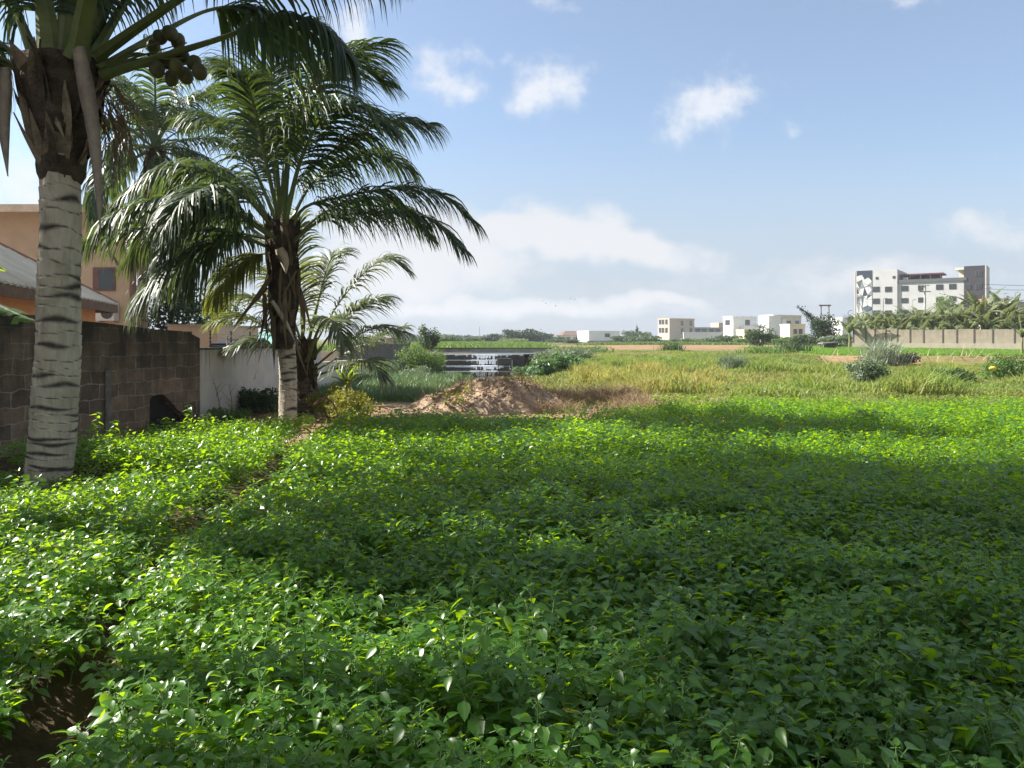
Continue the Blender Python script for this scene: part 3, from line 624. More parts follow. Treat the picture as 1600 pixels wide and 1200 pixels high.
# --- young palm behind the middle one
D4 = 17.0
p4 = thing('coconut_palm', 'short young palm with arching fronds and a stubby dark trunk beside the rendered wall', 'palm tree', P(478, 660, D4) * np.array((1, 1, 0)))
def L4(px, py, dd=0.0): return P(px, py, D4 + dd) - np.array(p4.location)
palm_trunk('trunk', p4, [L4(478, 660), L4(476, 610), L4(476, 570)], [.26, .22, .2], trunk_dark, .09, .03, 20, 28)
boss(p4, L4(476, 625), L4(478, 530), .22, .2, 35, 36)
rg = np.random.default_rng(44)
for pts, kw in [
    ([L4(480, 560), L4(525, 480), L4(570, 425), L4(605, 405), L4(632, 420)], dict(wind=(.2, 0, 0))),
    ([L4(482, 570), L4(530, 505, -.3), L4(570, 475, -.5), L4(605, 465, -.7)], dict(wind=(.2, 0, 0))),
    ([L4(484, 580), L4(540, 535, -.2), L4(590, 512, -.4), L4(630, 520, -.6)], dict()),
    ([L4(484, 585), L4(535, 555, .4), L4(585, 530, .8), L4(630, 512, 1.2)], dict()),
    ([L4(478, 550), L4(500, 460, .2), L4(515, 410, .4), L4(535, 395, .6)], dict()),
    ([L4(474, 550), L4(470, 470), L4(462, 400, .2), L4(470, 340, .3)], dict(leaf=palm_yel)),
    ([L4(470, 560), L4(430, 490, .2), L4(390, 465, .4), L4(345, 480, .5)], dict(leaf=palm_yel)),
    ([L4(470, 565), L4(420, 515), L4(375, 495), L4(335, 505)], dict(leaf=palm_yel)),
    ([L4(470, 575), L4(430, 545, -.3), L4(395, 535, -.5), L4(360, 545, -.7)], dict()),
    ([L4(476, 550, .2), L4(440, 450, .6), L4(410, 420, 1.2), L4(370, 430, 1.5)], dict(leaf=palm_yel)),
    ([L4(486, 590), L4(530, 575, -.4), L4(575, 565, -.8), L4(600, 590, -1)], dict()),
    ([L4(480, 565, -.2), L4(500, 510, -.8), L4(520, 500, -1.4), L4(540, 540, -1.8)], dict()),
]:
    lf = kw.pop('leaf', None)
    add_frond(p4, pts, leaf=lf or palm_sunlit, rng=rg, n=60, w=.038, **{**dict(L=.95, droop=.7, base_r=.05, t0=.25), **kw})
mb = MB()
for q in range(16):
    a0 = L4(478 + rg.uniform(-18, 18), 560 + rg.uniform(-20, 40), rg.uniform(-.2, .2)); e_ = a0 + np.array((rg.normal(0, .3), rg.normal(0, .2), -rg.uniform(.5, 1.0)))
    sheath(mb, a0, e_, rg.uniform(.05, .1), rg, rg.uniform(0, 3), .01)
mb.build('dry_hanging_leaf', palm_dry, p4)

# --- unseen tall palms added left of the frame to shade the near crop
def tall_palm(x, y, h, label, seed, n=30, L=4.6):
    r = thing('coconut_palm', label, 'palm tree', (x, y, 0)); rr = np.random.default_rng(seed)
    palm_trunk('trunk', r, [(0, 0, -.1), (-.1, 0, h * .4), (0, 0, h)], [.22, .16, .13], trunk_pale, .12, .015, 16, seed)
    boss(r, (0, 0, h - .9), (0, 0, h + .1), .15, .26, seed, 20)
    for k in range(n):
        add_frond(r, arc_pts((0, 0, h), k * 2.39996, R(80 - k * 100 / n), rr.uniform(.9, 1.05) * L, R(80), rr), rng=rr, n=50, w=.06, L=1.15, droop=1.0, base_r=.07)
    return r
tall_palm(-10.1, 9.8, 10.5, 'unseen tall coconut palm added behind the block wall left of the nearest palm, shading the crop', 51, L=4.4)
tall_palm(-11.0, 5.8, 10.9, 'unseen coconut palm added farthest left behind the block wall, shading the near crop', 52, L=4.2)
tall_palm(-8.9, 7.2, 11.5, 'tallest unseen coconut palm, added for shade just behind the near end of the block wall', 53, L=4.2)


# ------------------------------------------------------------------ walls and houses on the left
def wall_frame(name, label, cat, a, b):
    a, b = np.array(a), np.array(b); d = b - a
    return thing(name, label, cat, (a[0], a[1], 0), math.atan2(d[1], d[0])), float(np.hypot(*d))
def prism(poly, y0, y1):      # polygon in local x,z extruded along local y
    p = np.array(poly, float); n = len(p)
    V = np.concatenate([np.stack([p[:, 0], np.full(n, y0), p[:, 1]], -1), np.stack([p[:, 0], np.full(n, y1), p[:, 1]], -1)])
    i = np.arange(n); F = np.stack([i, (i + 1) % n, (i + 1) % n + n, i + n], -1)
    return V, [F, i.reshape(1, -1), (i[::-1] + n).reshape(1, -1)]
m, nt = newmat('concrete_block'); t = N(nt, 'ShaderNodeTexCoord'); sp_ = N(nt, 'ShaderNodeSeparateXYZ', {0: t.outputs['Object']})
wz = N(nt, 'ShaderNodeTexNoise', {'Vector': t.outputs['Object'], 'Scale': 3.5, 'Detail': 6.0})
wo_ = M(nt, 'MULTIPLY', M(nt, 'SUBTRACT', wz.outputs[0], .5), .16)
cv = N(nt, 'ShaderNodeCombineXYZ', {0: M(nt, 'ADD', sp_.outputs[0], wo_), 1: M(nt, 'ADD', sp_.outputs[2], wo_), 2: 0.0})
br = N(nt, 'ShaderNodeTexBrick', {'Vector': cv.outputs[0], 'Color1': (.24, .175, .125, 1), 'Color2': (.12, .092, .072, 1), 'Mortar': (.30, .26, .21, 1), 'Scale': 1.0,
       'Mortar Size': .012, 'Mortar Smooth': .3, 'Brick Width': .42, 'Row Height': .235, 'Bias': 0.0})
na = N(nt, 'ShaderNodeTexNoise', {'Vector': t.outputs['Object'], 'Scale': 5.0, 'Detail': 9.0, 'Roughness': .7})
nb = N(nt, 'ShaderNodeTexNoise', {'Vector': N(nt, 'ShaderNodeMapping', {0: t.outputs['Object'], 3: (2.5, 1, .5)}).outputs[0], 'Scale': 1.6, 'Detail': 6.0})
col = MIX(nt, 1.0, br.outputs[0], RAMP(nt, na.outputs[0], [(.3, (.55, .55, .55)), (.7, (1.35, 1.3, 1.25))]), 'MULTIPLY')
st_ = M(nt, 'ADD', N(nt, 'ShaderNodeMapRange', {0: sp_.outputs[2], 1: .55, 2: 2.0}).outputs[0], M(nt, 'MULTIPLY', M(nt, 'SUBTRACT', nb.outputs[0], .5), 2.2))
st_ = N(nt, 'ShaderNodeMapRange', {0: st_, 1: .25, 2: .95}).outputs[0]
col = MIX(nt, M(nt, 'MULTIPLY', st_, .82), col, (.026, .026, .022))
bp = N(nt, 'ShaderNodeBump', {'Height': M(nt, 'SUBTRACT', M(nt, 'MULTIPLY', na.outputs[0], .6), br.outputs[1]), 'Strength': .8, 'Distance': .03})
out(nt, N(nt, 'ShaderNodeBsdfPrincipled', {'Base Color': col, 'Roughness': .95, 'Specular IOR Level': .15, 'Normal': bp.outputs[0]}).outputs[0]); block_m = m

def stained(name, c, stain, zt, zb, amt=.8, sx=5.0):
    m, nt = newmat(name); t = N(nt, 'ShaderNodeTexCoord'); s = N(nt, 'ShaderNodeSeparateXYZ', {0: t.outputs['Object']})
    n1 = N(nt, 'ShaderNodeTexNoise', {'Vector': N(nt, 'ShaderNodeMapping', {0: t.outputs['Object'], 3: (sx, sx, .35)}).outputs[0], 'Scale': 1.5, 'Detail': 7.0, 'Roughness': .65})
    n2 = N(nt, 'ShaderNodeTexNoise', {'Vector': t.outputs['Object'], 'Scale': 1.7, 'Detail': 8.0, 'Roughness': .65})
    f = M(nt, 'ADD', N(nt, 'ShaderNodeMapRange', {0: s.outputs[2], 1: zb, 2: zt}).outputs[0], M(nt, 'MULTIPLY', M(nt, 'SUBTRACT', n1.outputs[0], .5), 2.4))
    f = N(nt, 'ShaderNodeMapRange', {0: f, 1: .55, 2: 1.2}).outputs[0]
    c0 = RAMP(nt, n2.outputs[0], [(.3, tuple(x * .78 for x in c)), (.65, c), (.8, tuple(min(1, x * 1.1) for x in c))])
    col = MIX(nt, M(nt, 'MULTIPLY', f, amt), c0, stain)
    bp = N(nt, 'ShaderNodeBump', {'Height': n2.outputs[0], 'Strength': .3, 'Distance': .02})
    out(nt, N(nt, 'ShaderNodeBsdfPrincipled', {'Base Color': col, 'Roughness': .9, 'Specular IOR Level': .2, 'Normal': bp.outputs[0]}).outputs[0]); return m

WA, WB = (-8.7, 5.5), (-6.26, 15.4)
bw, bl_ = wall_frame('block_wall', 'bare concrete block wall blackened along its top with a hole broken through its foot', 'wall', WA, WB)
def wx(y): return (y - 5.5) / (15.4 - 5.5) * bl_
poly = [(0, -.3), (wx(14.0), -.3), (wx(14.0), .60), (wx(14.05), .655), (wx(14.2), .67), (wx(14.38), .655), (wx(14.5), .56), (wx(14.62), .47), (wx(14.72), .36), (wx(14.9), .26), (wx(15.02), .14), (wx(15.05), -.3),
        (bl_, -.3), (bl_, 1.72), (bl_ - .25, 1.80), (bl_ - .55, 1.86), (wx(14.2), 1.88), (wx(13.0), 1.97), (wx(12.1), 2.02), (wx(12.1), 2.06), (wx(10.2), 2.08), (wx(8), 2.1), (0, 2.1)]
def wall_mesh():
    from mathutils.geometry import tessellate_polygon
    V, F = prism(poly, -.0, .16); n = len(poly)
    tr = np.array(tessellate_polygon([[Vector((a, b, 0)) for a, b in poly]]))
    return V, [F[0], tr, tr[:, ::-1] + n]
MB().add(*wall_mesh()).build('wall_body', block_m, bw)
MB().add(*bevbox(wx(14.0) - .25, wx(15.05) + .25, .165, .27, -.3, 1.0)).build('hole_backing', plain('recess_dark', (.02, .018, .016), .95, .4, 5), bw)  # near-black panel added to stand in for the shade inside the hole
V, F = bevbox(wx(12.93), wx(13.05), -.055, .0, -.3, 1.18, .015); MB().add(V, F).build('pilaster', plain('rough_mortar', (.20, .18, .155), .95, .45, 8, .8), bw)

rend_m = stained('stained_render', (.64, .58, .52), (.07, .066, .06), 1.6, .75, .8)
rw, rl_ = wall_frame('rendered_wall', 'pale plastered boundary wall streaked with black below its top edge', 'wall', (-6.26, 15.42), (-5.75, 30.0))
poly = [(0, -.3), (rl_, -.3), (rl_, .92), (8.6, .98), (8.6, 1.40), (5.2, 1.42), (5.2, 1.45), (0, 1.51)]
MB().add(*prism(poly, 0, .15)).build('wall_body', rend_m, rw)
V, F = bevbox(-.02, 5.2, -.015, .165, 1.485, 1.53, .01); MB().add(V - np.array((0, 0, 0)), F).build('coping', plain('dark_coping', (.10, .095, .085), .95, .5, 6), rw)
for q, c in ((5.55, (.035, .03, .028)), (6.3, (.30, .17, .13)), (7.3, (.33, .2, .16))):
    MB().add(*tube([(q, -.06, -.2), (q, -.06, 1.46)], .045, 8)).build('drain_pipe', plain('pipe_paint_%d' % int(q * 10), c, .6, .2, 5), rw)
black_m = plain('black_plastic', (.02, .02, .022), .5, .2, 5)
metal_m = plain('galvanised_metal', (.35, .36, .37), .5, .2, 5, .05, .5, .6)
ef, _ = wall_frame('electric_fence', 'row of thin electric fence posts with wires along the plastered wall top', 'fence', (-6.30, 15.9), (-6.02, 24.0))
for q in (.35, 1.45, 2.6, 3.8):
    mb = MB().add(*tube([(q, .1, 1.44), (q, .1, 1.86)], .012, 6))
    for z in (1.55, 1.63, 1.71, 1.79, 1.85): mb.add(*tube([(q, .1, z), (q, .1, z + .028)], .024, 6))
    mb.build('fence_post', black_m, ef)
for z in (1.565, 1.645, 1.725, 1.805): MB().add(*tube([(.35, .085, z), (2.0, .085, z - .01), (3.8, .085, z)], .004, 4)).build('fence_wire', metal_m, ef)

corr_m = plain('corrugated_roof', (.58, .55, .49), .5, .22, 1.3, .1, .4)
fascia_m = plain('weathered_fascia', (.13, .085, .06), .85, .4, 4, .4)
orange_m = plain('orange_plaster', (.52, .24, .11), .9, .12, 2)
cream_m = plain('cream_plaster', (.55, .42, .33), .9, .12, 2)
peach_m = plain('peach_plaster', (.47, .365, .27), .9, .12, 1.5)
plum_m = plain('plum_paint', (.17, .09, .085), .8, .2, 3)
glass_m, nt = newmat('window_glass'); out(nt, N(nt, 'ShaderNodeBsdfPrincipled', {'Base Color': (.03, .035, .045, 1), 'Roughness': .12, 'Specular IOR Level': .6}).outputs[0])
wframe_m = plain('window_frame_white', (.6, .6, .58), .6, .1, 5)

# bungalow: local x from its far corner towards us along the eave, local y away from the field
bg_ = thing('bungalow', 'low orange house with a corrugated hipped roof behind the block wall', 'house', (-11.8, 23.0, 0), math.atan2(-.962, .272))
LX, LY, EZ, RZ = 15.0, 8.0, 2.72, 5.15
def flipy(V): V = np.array(V, float); V[:, 1] *= -1; return V      # local +y points to the field after the rotation, so mirror
V, F = box(.5, LX - .5, .5, LY - .5, -.2, EZ - .02); MB().add(flipy(V), F).build('wall', orange_m, bg_)
V, F = box(.46, .5, .6, LY - .6, .2, EZ - .1); MB().add(flipy(V), F).build('end_wall_render', cream_m, bg_)
r_ = np.array([(0, 0, EZ), (LX, 0, EZ), (LX, LY, EZ), (0, LY, EZ), (4, 4, RZ), (LX - 4, 4, RZ)], float)
mb = MB().add(flipy(r_), [np.array([(0, 1, 5, 4), (2, 3, 4, 5)]), np.array([(1, 2, 5), (3, 0, 4)])])
for x in np.arange(.1, LX, .36):
    yt = min(4, x, LX - x); mb.add(flipy(tube([(x, -.03, EZ + .012), (x, yt, EZ + .012 + (RZ - EZ) * yt / 4)], .045, 4)[0]), tube([(0, 0, 0), (0, 1, 1)], .03, 4)[1])
for y in np.arange(.2, LY, .36):
    xt = min(4, y, LY - y); mb.add(flipy(tube([(-.03, y, EZ + .012), (xt, y, EZ + .012 + (RZ - EZ) * xt / 4)], .045, 4)[0]), tube([(0, 0, 0), (0, 1, 1)], .03, 4)[1])
rf = mb.build('roof', corr_m, bg_)
MB().add(flipy(tube([(0, 0, EZ + .03), (4, 4, RZ + .03), (LX - 4, 4, RZ + .03)], .07, 6)[0]), tube([(0, 0, 0), (1, 1, 1), (2, 1, 1)], .07, 6)[1]).build('ridge_cap', plain('ridge_cap', (.30, .15, .11), .7, .2, 3), rf)
V, F = box(0, LX, .0, .03, EZ - .24, EZ - .01); V2, F2 = box(0, .03, .03, LY, EZ - .24, EZ - .01)
MB().add(flipy(V), F).add(flipy(V2), F2).build('fascia', fascia_m, bg_)
V, F = box(.03, LX, .03, .5, EZ - .10, EZ - .06); V2, F2 = box(.03, .5, .5, LY, EZ - .10, EZ - .06)
MB().add(flipy(V), F).add(flipy(V2), F2).build('soffit', fascia_m, bg_)

# two storey house further back
h2 = thing('two_storey_house', 'peach two storey house with dark windows and overhanging eaves behind the bungalow', 'house', (0, 27.5, 0))
def hx(px, d=27.5): return (px - 800) / FPX * d
def hz(py, d=27.5): return CAM_H + (HZ - py) / FPX * d
V, F = box(-26, hx(212), 0, 9, -.2, 6.3); V[(V[:, 1] > 4) & (V[:, 0] > -20), 0] -= 5.0; MB().add(V, F).build('wall', peach_m, h2)
MB().add(*box(hx(205), hx(213), -.12, -.002, -.2, 5.4)).build('corner_pilaster', plum_m, h2)
V = np.array([(-27, -1.1, 6.3), (hx(222), -1.1, 6.3), (hx(222) - 5.4, 10, 6.3), (-27, 10, 6.3), (-20, 4.4, 6.95), (hx(205) - 5.5, 4.4, 6.95)])
MB().add(V, [np.array([(0, 1, 5, 4), (2, 3, 4, 5), (0, 3, 2, 1)]), np.array([(1, 2, 5), (3, 0, 4)])]).build('roof', plain('brown_roof', (.20, .13, .10), .8, .25, 2), h2)
MB().add(*box(-27, hx(222), -1.13, -1.1, 6.08, 6.34)).build('fascia', plain('pale_fascia', (.55, .45, .36), .8, .2, 3), h2)
for a_, b_, c_, d_ in ((146, 181, 455, 418), (60, 95, 455, 415)):
    y0 = -.05 if a_ < 212 else .55
    V, F = box(hx(a_), hx(b_), y0, y0 + .045, hz(c_), hz(d_)); fr = MB().add(V, F).build('window', plum_m, h2)
    MB().add(*box(hx(a_) + (.22 if a_ == 146 else .05), hx(b_) - .05, y0 - .012, y0 - .002, hz(c_) + .06, hz(d_) - .06)).build('pane', glass_m, fr)
ac = thing('air_conditioner', 'white air conditioner unit on the peach house wall above the block wall', 'air conditioner', (hx(174), 27.5 - .02, hz(502)))
MB().add(*bevbox(-.36, .30, -.38, .0, 0, .58, .02)).build('casing', plain('white_enamel', (.62, .62, .6), .5, .1, 4), ac)
an = np.arange(24) / 24 * 2 * math.pi
mb = MB().add(np.stack([.05 + .22 * np.cos(an), np.full(24, -.387), .29 + .22 * np.sin(an)], -1), np.arange(24).reshape(1, -1)); mb.build('fan_opening', black_m, ac)
mb = MB()
for r in (.07, .13, .19): mb.add(*tube(np.stack([.05 + r * np.cos(np.append(an, 0)), np.full(25, -.395), .29 + r * np.sin(np.append(an, 0))], -1), .008, 4, cap=False))
mb.build('fan_grille', metal_m, ac)
mb = MB().add(*box(-.3, -.25, -.36, .02, -.04, -.002)).add(*box(.2, .25, -.36, .02, -.04, -.002)); mb.build('bracket', metal_m, ac)
lh = thing('outbuilding', 'small peach flat roofed outbuilding right of the palm trunk behind the block wall', 'house', (0, 25.0, 0))
MB().add(*box(hx(262, 25), hx(340, 25), 0, 4, -.2, hz(510, 25))).build('wall', peach_m, lh)
MB().add(*box(hx(260, 25), hx(342, 25), -.1, 4.1, hz(510, 25), hz(507, 25))).build('roof_slab', plain('grey_slab', (.3, .28, .26), .9, .2, 3), lh)
MB().add(*box(hx(285, 25), hx(300, 25), -.03, -.002, hz(535, 25), hz(518, 25))).build('window', glass_m, lh)
th_ = thing('teal_roof_shed', 'low shed with a pale teal metal roof beyond the plastered wall', 'shed', (hx(367, 36), 38, 0))
tw = 1.1
MB().add(*box(-1.0, 1.5, 0, 4, 0, 1.45)).build('wall', cream_m, th_)
V = np.array([(-1.2, -.3, 1.45), (1.8, -.3, 1.45), (1.8, 4.3, 1.45), (-1.2, 4.3, 1.45), (-.4, 2, 2.1), (1.0, 2, 2.1)])
MB().add(V, [np.array([(0, 1, 5, 4), (2, 3, 4, 5), (0, 3, 2, 1)]), np.array([(1, 2, 5), (3, 0, 4)])]).build('roof', plain('teal_roof', (.22, .42, .38), .5, .12, 2), th_)
lt = thing('lean_to_roof', 'black low lean-to roof showing just above the plastered wall', 'roof', (hx(343, 18), 18.6, 0))
V, F = box(-.45, .5, 0, 1.2, 1.50, 1.60); V[V[:, 1] > .5, 2] += .12; MB().add(V, F).build('roof_sheet', black_m, lt)
mb = MB()
for x in (-.4, .4): mb.add(*tube([(x, .1, 0), (x, .1, 1.49)], .04, 6))
mb.build('post', black_m, lt)
ld = thing('ladder', 'pale wooden ladder end poking above the plastered wall', 'ladder', (hx(362, 17.4), 17.6, 0), R(10))
MB().add(*tube([(-.17, .25, 0), (-.17, 0, 1.78)], .02, 5)).build('rail', spathe_m, ld); MB().add(*tube([(.12, .3, 0), (.12, .05, 1.74)], .02, 5)).build('rail', spathe_m, ld)
for z in (.4, .7, 1.0, 1.3, 1.55, 1.68): MB().add(*tube([(-.17, .25 - .14 * z, z), (.12, .3 - .14 * z, z)], .014, 5)).build('rung', spathe_m, ld)

# grey sheet fence beyond the spring onion bed
sf = thing('sheet_fence', 'grey upright sheet fence at the far end of the spring onion field', 'fence', (-10.6, 47.0, 0), R(3))
mb = MB()
for k in range(30):
    x = k * .145; mb.add(*box(x, x + .14, .02 * (k % 2), .03 + .02 * (k % 2), -.1, 1.42 + .03 * math.sin(k * 1.7)))
mb.build('sheet_panel', stained('weathered_sheet', (.20, .195, .20), (.08, .07, .07), 1.6, .2, .6), sf)
for x in (0, 1.3, 2.75, 4.3): MB().add(*box(x - .05, x + .05, .06, .16, -.1, 1.5)).build('post', fascia_m, sf)
MB().add(*box(4.36, 5.3, .0, .05, -.1, 1.02)).build('low_panel', stained('pale_sheet', (.30, .29, .29), (.1, .09, .09), 1.4, .1, .5), sf)
gp = thing('concrete_pillar', 'short white pillar standing behind the grey sheet fence', 'pillar', (-7.75, 48.5, .1))
MB().add(*bevbox(-.22, .22, -.22, .22, -.2, 1.62)).build('shaft', cream_m, gp); MB().add(*bevbox(-.28, .28, -.28, .28, 1.62, 1.72)).build('cap', cream_m, gp)

# ------------------------------------------------------------------ banana plants
ban_leaf = foliage('banana_leaf', (.05, .13, .03), (.10, .20, .045), (.45, .62, .05), .42, .38, .6)
ban_pale = foliage('banana_leaf_pale', (.085, .12, .055), (.20, .23, .12), (.35, .40, .12), .32, .5, .5)
ban_stem = plain('banana_stem', (.16, .17, .07), .6, .4, 4)
def ban_blade(mb, pts, hw, rng, torn=.35, n=26, sag=.5, mi=0, mr=1, wet=0):
    C = spline(pts, n); t, a, b = frames(C); f = np.linspace(0, 1, n)
    w = hw * np.interp(f, [0, .06, .3, .7, 1], [.1, .6, 1, .9, .08])
    mb.add(*tube(C, .035 * (1.1 - f), 5), mr); up = b * np.sign(b[:, 2:3] + 1e-6)
    for s in (-1, 1):
        drop = rng.uniform(.1, .3, n)
        for k in range(n - 1):
            if rng.random() < torn: drop[k + 1:] = rng.uniform(.0, .45)
            d = drop[k]; e = []
            for q in (k, k + 1):
                o1 = C[q] + a[q] * s * w[q] * .55 + np.array((0, 0, w[q] * (.10 - d * sag * .5)))
                o2 = C[q] + a[q] * s * w[q] * (1 - .25 * d) + np.array((0, 0, -w[q] * d * sag * 1.6))
                e.append((C[q], o1, o2))
            if rng.random() < torn: e[1] = tuple(x * .78 + y * .22 for x, y in zip(e[1], e[0]))
            V = np.array([e[0][0], e[0][1], e[0][2], e[1][0], e[1][1], e[1][2]]); mb.add(V, np.array([(0, 1, 4, 3), (1, 2, 5, 4)]), mi)
def banana(name, label, group, loc_, h, nl, seed, leaf=ban_leaf, L=1.9, hw=.28, parts=True):
    r = thing(name, label, 'banana plant', loc_, 0, group); rng = np.random.default_rng(seed)
    MB().add(*tube(spline([(0, 0, -.05), (.05, 0, h * .5), (0, .03, h)], 8), [.15, .14, .13, .12, .11, .10, .09, .08], 9)).build('pseudostem', ban_stem, r, smooth=True)
    mb = MB()
    for k in range(nl):
        el = R(rng.uniform(48, 82)); mb2 = arc_pts((0, 0, h - .1), k * 2.4 + rng.normal(0, .3), el, L * rng.uniform(.75, 1.15), R(rng.uniform(40, 105)), rng)
        ban_blade(mb, mb2, hw, rng, .4)
    mb.build('leaf_crown', [leaf, ban_stem], r)
    return r
def copy_tree(o):
    c = o.copy(); COL.objects.link(c)
    for ch in o.children: d = ch.copy(); COL.objects.link(d); d.parent = c
    return c
# near banana whose leaf hangs into the picture at the left
nb_ = thing('banana_plant', 'banana plant at the left edge drooping a torn bright leaf before the block wall', 'banana plant', P(-95, 700, 9.3) * np.array((1, 1, 0)))
def LN(px, py, dd=0.0): return P(px, py, 9.3 + dd) - np.array(nb_.location)
MB().add(*tube(spline([LN(-95, 760) * (1, 1, 0), LN(-95, 600), LN(-90, 500)], 8), [.13, .12, .12, .11, .10, .09, .08, .07], 9)).build('pseudostem', ban_stem, nb_, smooth=True)
rg = np.random.default_rng(61); mb = MB(); ban_blade(mb, [LN(-90, 505), LN(-55, 462, -.1), LN(-10, 475, -.2), LN(30, 492, -.3), LN(60, 503, -.35)], .20, rg, .3, 30, 1.0); mb.build('leaf', [ban_leaf, ban_stem], nb_)
for az in (1.5, 2.8, 4.2, 5.3):
    mb = MB(); ban_blade(mb, arc_pts(LN(-90, 505), az, R(70), 1.5, R(90), rg), .2, rg); mb.build('leaf', [ban_leaf, ban_stem], nb_)
sb = banana('banana_plant', 'small banana plant in the weeds beside the young palm', None, (*P(542, 0, 19.5)[:2], 0), .62, 7, 62, ban_leaf, .95, .13)

# ------------------------------------------------------------------ shrubs and weeds
weed_m = foliage('weed_leaf', (.05, .11, .03), (.10, .17, .045), (.25, .38, .04), .35, .5, .4)
yweed_m = foliage('yellow_weed_leaf', (.12, .16, .03), (.24, .24, .055), (.45, .42, .05), .4, .5, .4)
dweed_m = foliage('dark_weed_leaf', (.02, .05, .018), (.045, .085, .028), (.12, .2, .03), .3, .5, .4)
gweed_m = foliage('grey_weed_leaf', (.10, .15, .085), (.19, .24, .15), (.25, .32, .14), .3, .5, .4)
broad_m = foliage('broad_leaf', (.045, .11, .045), (.10, .19, .08), (.22, .38, .08), .3, .4, .6)
twig_m = plain('twig', (.16, .11, .075), .9, .35, 6)
bark_m = plain('bark', (.12, .09, .07), .95, .35, 5, .6)
def bush(name, label, cat, x, y, w, h, mat, seed, n=1400, size=.05, dep=None, stems=8, z=None, loose=.25):
    r = thing(name, label, cat, (x, y, float(th(x, y)) if z is None else z)); rng = np.random.default_rng(seed); dep = dep or w
    bl = [(rng.uniform(-.5, .5) * w * .75, rng.uniform(-.5, .5) * dep * .75, h * rng.uniform(.25, .72), w * rng.uniform(.16, .3), dep * rng.uniform(.16, .3), h * rng.uniform(.16, .30)) for _ in range(9)]
    bl.append((0, 0, h * .35, w * .4, dep * .4, h * .35))
    V, F = leaf_cloud(rng, bl, n, size, .35); V[:, 2] = np.maximum(V[:, 2], .01)
    MB().add(V, F).build('foliage', mat, r)
    mb = MB()
    for b in bl[:stems]:
        e = np.array(b[:3]) + np.array((0, 0, b[5] * rng.uniform(.6, 1.3))); mb.add(*tube(spline([(b[0] * .3, b[1] * .3, -.03), (b[0] * .7, b[1] * .6, h * .3), e], 6), [.02 * h, .018 * h, .014 * h, .01 * h, .007 * h, .004 * h], 4))
    mb.build('stem', twig_m, r)
    return r
def at(px, d): return (px - 800) / FPX * d, d
bush('weed_bush', 'yellowing green weed bush in front of the young palm', 'bush', *at(545, 15.6), 1.05, .78, yweed_m, 71, 2600, .035)
bush('weed_bush', 'pale yellow green weeds left of the bare soil and below the small banana', 'bush', *at(512, 16.6), .8, .85, yweed_m, 72, 1600, .035)
bush('weed_bush', 'dark green weeds at the foot of the plastered wall', 'bush', *at(408, 17.6), 1.2, .72, dweed_m, 73, 2400, .04)
bush('weed_bush', 'low straggly weeds beside the broken hole in the block wall', 'bush', *at(352, 15.2), .7, .35, weed_m, 74, 900, .03)
bush('shrub', 'tall green shrub growing at the left end of the weir', 'shrub', *at(664, 46), 2.6, 2.0, weed_m, 75, 3600, .075)
bush('shrub', 'low spreading shrub at the foot of the weir steps on the left', 'shrub', *at(645, 43), 1.9, 1.15, gweed_m, 76, 2400, .07)
bush('shrub', 'dark upright shrub behind the tall shrub by the weir', 'shrub', *at(672, 58), 1.6, 2.2, dweed_m, 77, 1600, .09)
for k, (px, d, w, h, lb) in enumerate([(818, 41, 1.5, 1.05, 'broad leaved bush closest to the right end of the weir'), (846, 38, 1.9, 1.15, 'large broad leaved bush right of the weir with a dark shaded foot'),
        (880, 39, 1.8, 1.0, 'broad leaved bush at the right end of the row by the weir'), (862, 47, 2.6, 1.2, 'taller bush behind the broad leaved row right of the weir'), (905, 50, 2.8, 1.05, 'pale bush where the dry meadow begins right of the weir')]):
    bush('broadleaf_bush', lb, 'bush', *at(px, d), w, h, broad_m if k < 3 else gweed_m, 80 + k, 1500, .09 if k < 3 else .07)
bush('weed_clump', 'tall grey green weed clump standing at the back edge of the crop', 'weeds', *at(1352, 27.5), 1.35, 1.2, gweed_m, 86, 3400, .05)
bush('weed_bush', 'dark green bush near the pond at the right', 'bush', *at(1500, 29.5), 1.5, .72, dweed_m, 87, 2600, .05)
bush('weed_bush', 'lighter green bush left of the dark bush near the pond', 'bush', *at(1448, 27.5), 1.0, .5, weed_m, 88, 1500, .045)
bush('weed_bush', 'fresh green weeds at the right edge above the pond', 'bush', *at(1575, 33), 2.4, 1.15, weed_m, 89, 3000, .06)
bush('weed_bush', 'burnt dark brown bush on the bank below the concrete wall', 'bush', *at(1415, 51), 1.5, 1.0, plain('burnt_leaf', (.045, .035, .03), .9, .4, 6), 90, 1500, .07)
bush('weed_bush', 'green bush on the dirt bank before the white villas', 'bush', *at(1186, 92), 3.2, 2.4, dweed_m, 91, 1500, .16)
def clump(name, label, x, y, w, h, mat, seed, n=260, bw=.04, lean=.5):
    r = thing(name, label, 'grass', (x, y, float(th(x, y)))); rng = np.random.default_rng(seed)
    p = np.stack([rng.normal(0, w * .2, n), rng.normal(0, w * .2, n), np.zeros(n)], -1)
    MB().add(*blades(rng, p, h, bw, lean, .5)).build('blade_tuft', mat, r); return r
clump('grass_clump', 'silvery reed clump on the bank left of the burnt bush', *at(1378, 50), 2.6, 1.7, foliage('reed', (.20, .24, .16), (.33, .37, .27), (.3, .35, .2), .3, .5, .4), 92, 420, .06)
clump('grass_clump', 'grey green grass clump standing in the middle of the dry meadow', *at(1145, 40), 1.6, .9, gweed_m, 93, 320, .04)
clump('grass_clump', 'dark tussock on the rim of the dirt bank at the centre', *at(1050, 66), 2.6, .8, dweed_m, 94, 260, .06)
clump('grass_clump', 'dark tussock at the right end of the dirt bank rim', *at(1238, 64), 3.0, .95, dweed_m, 95, 300, .06)
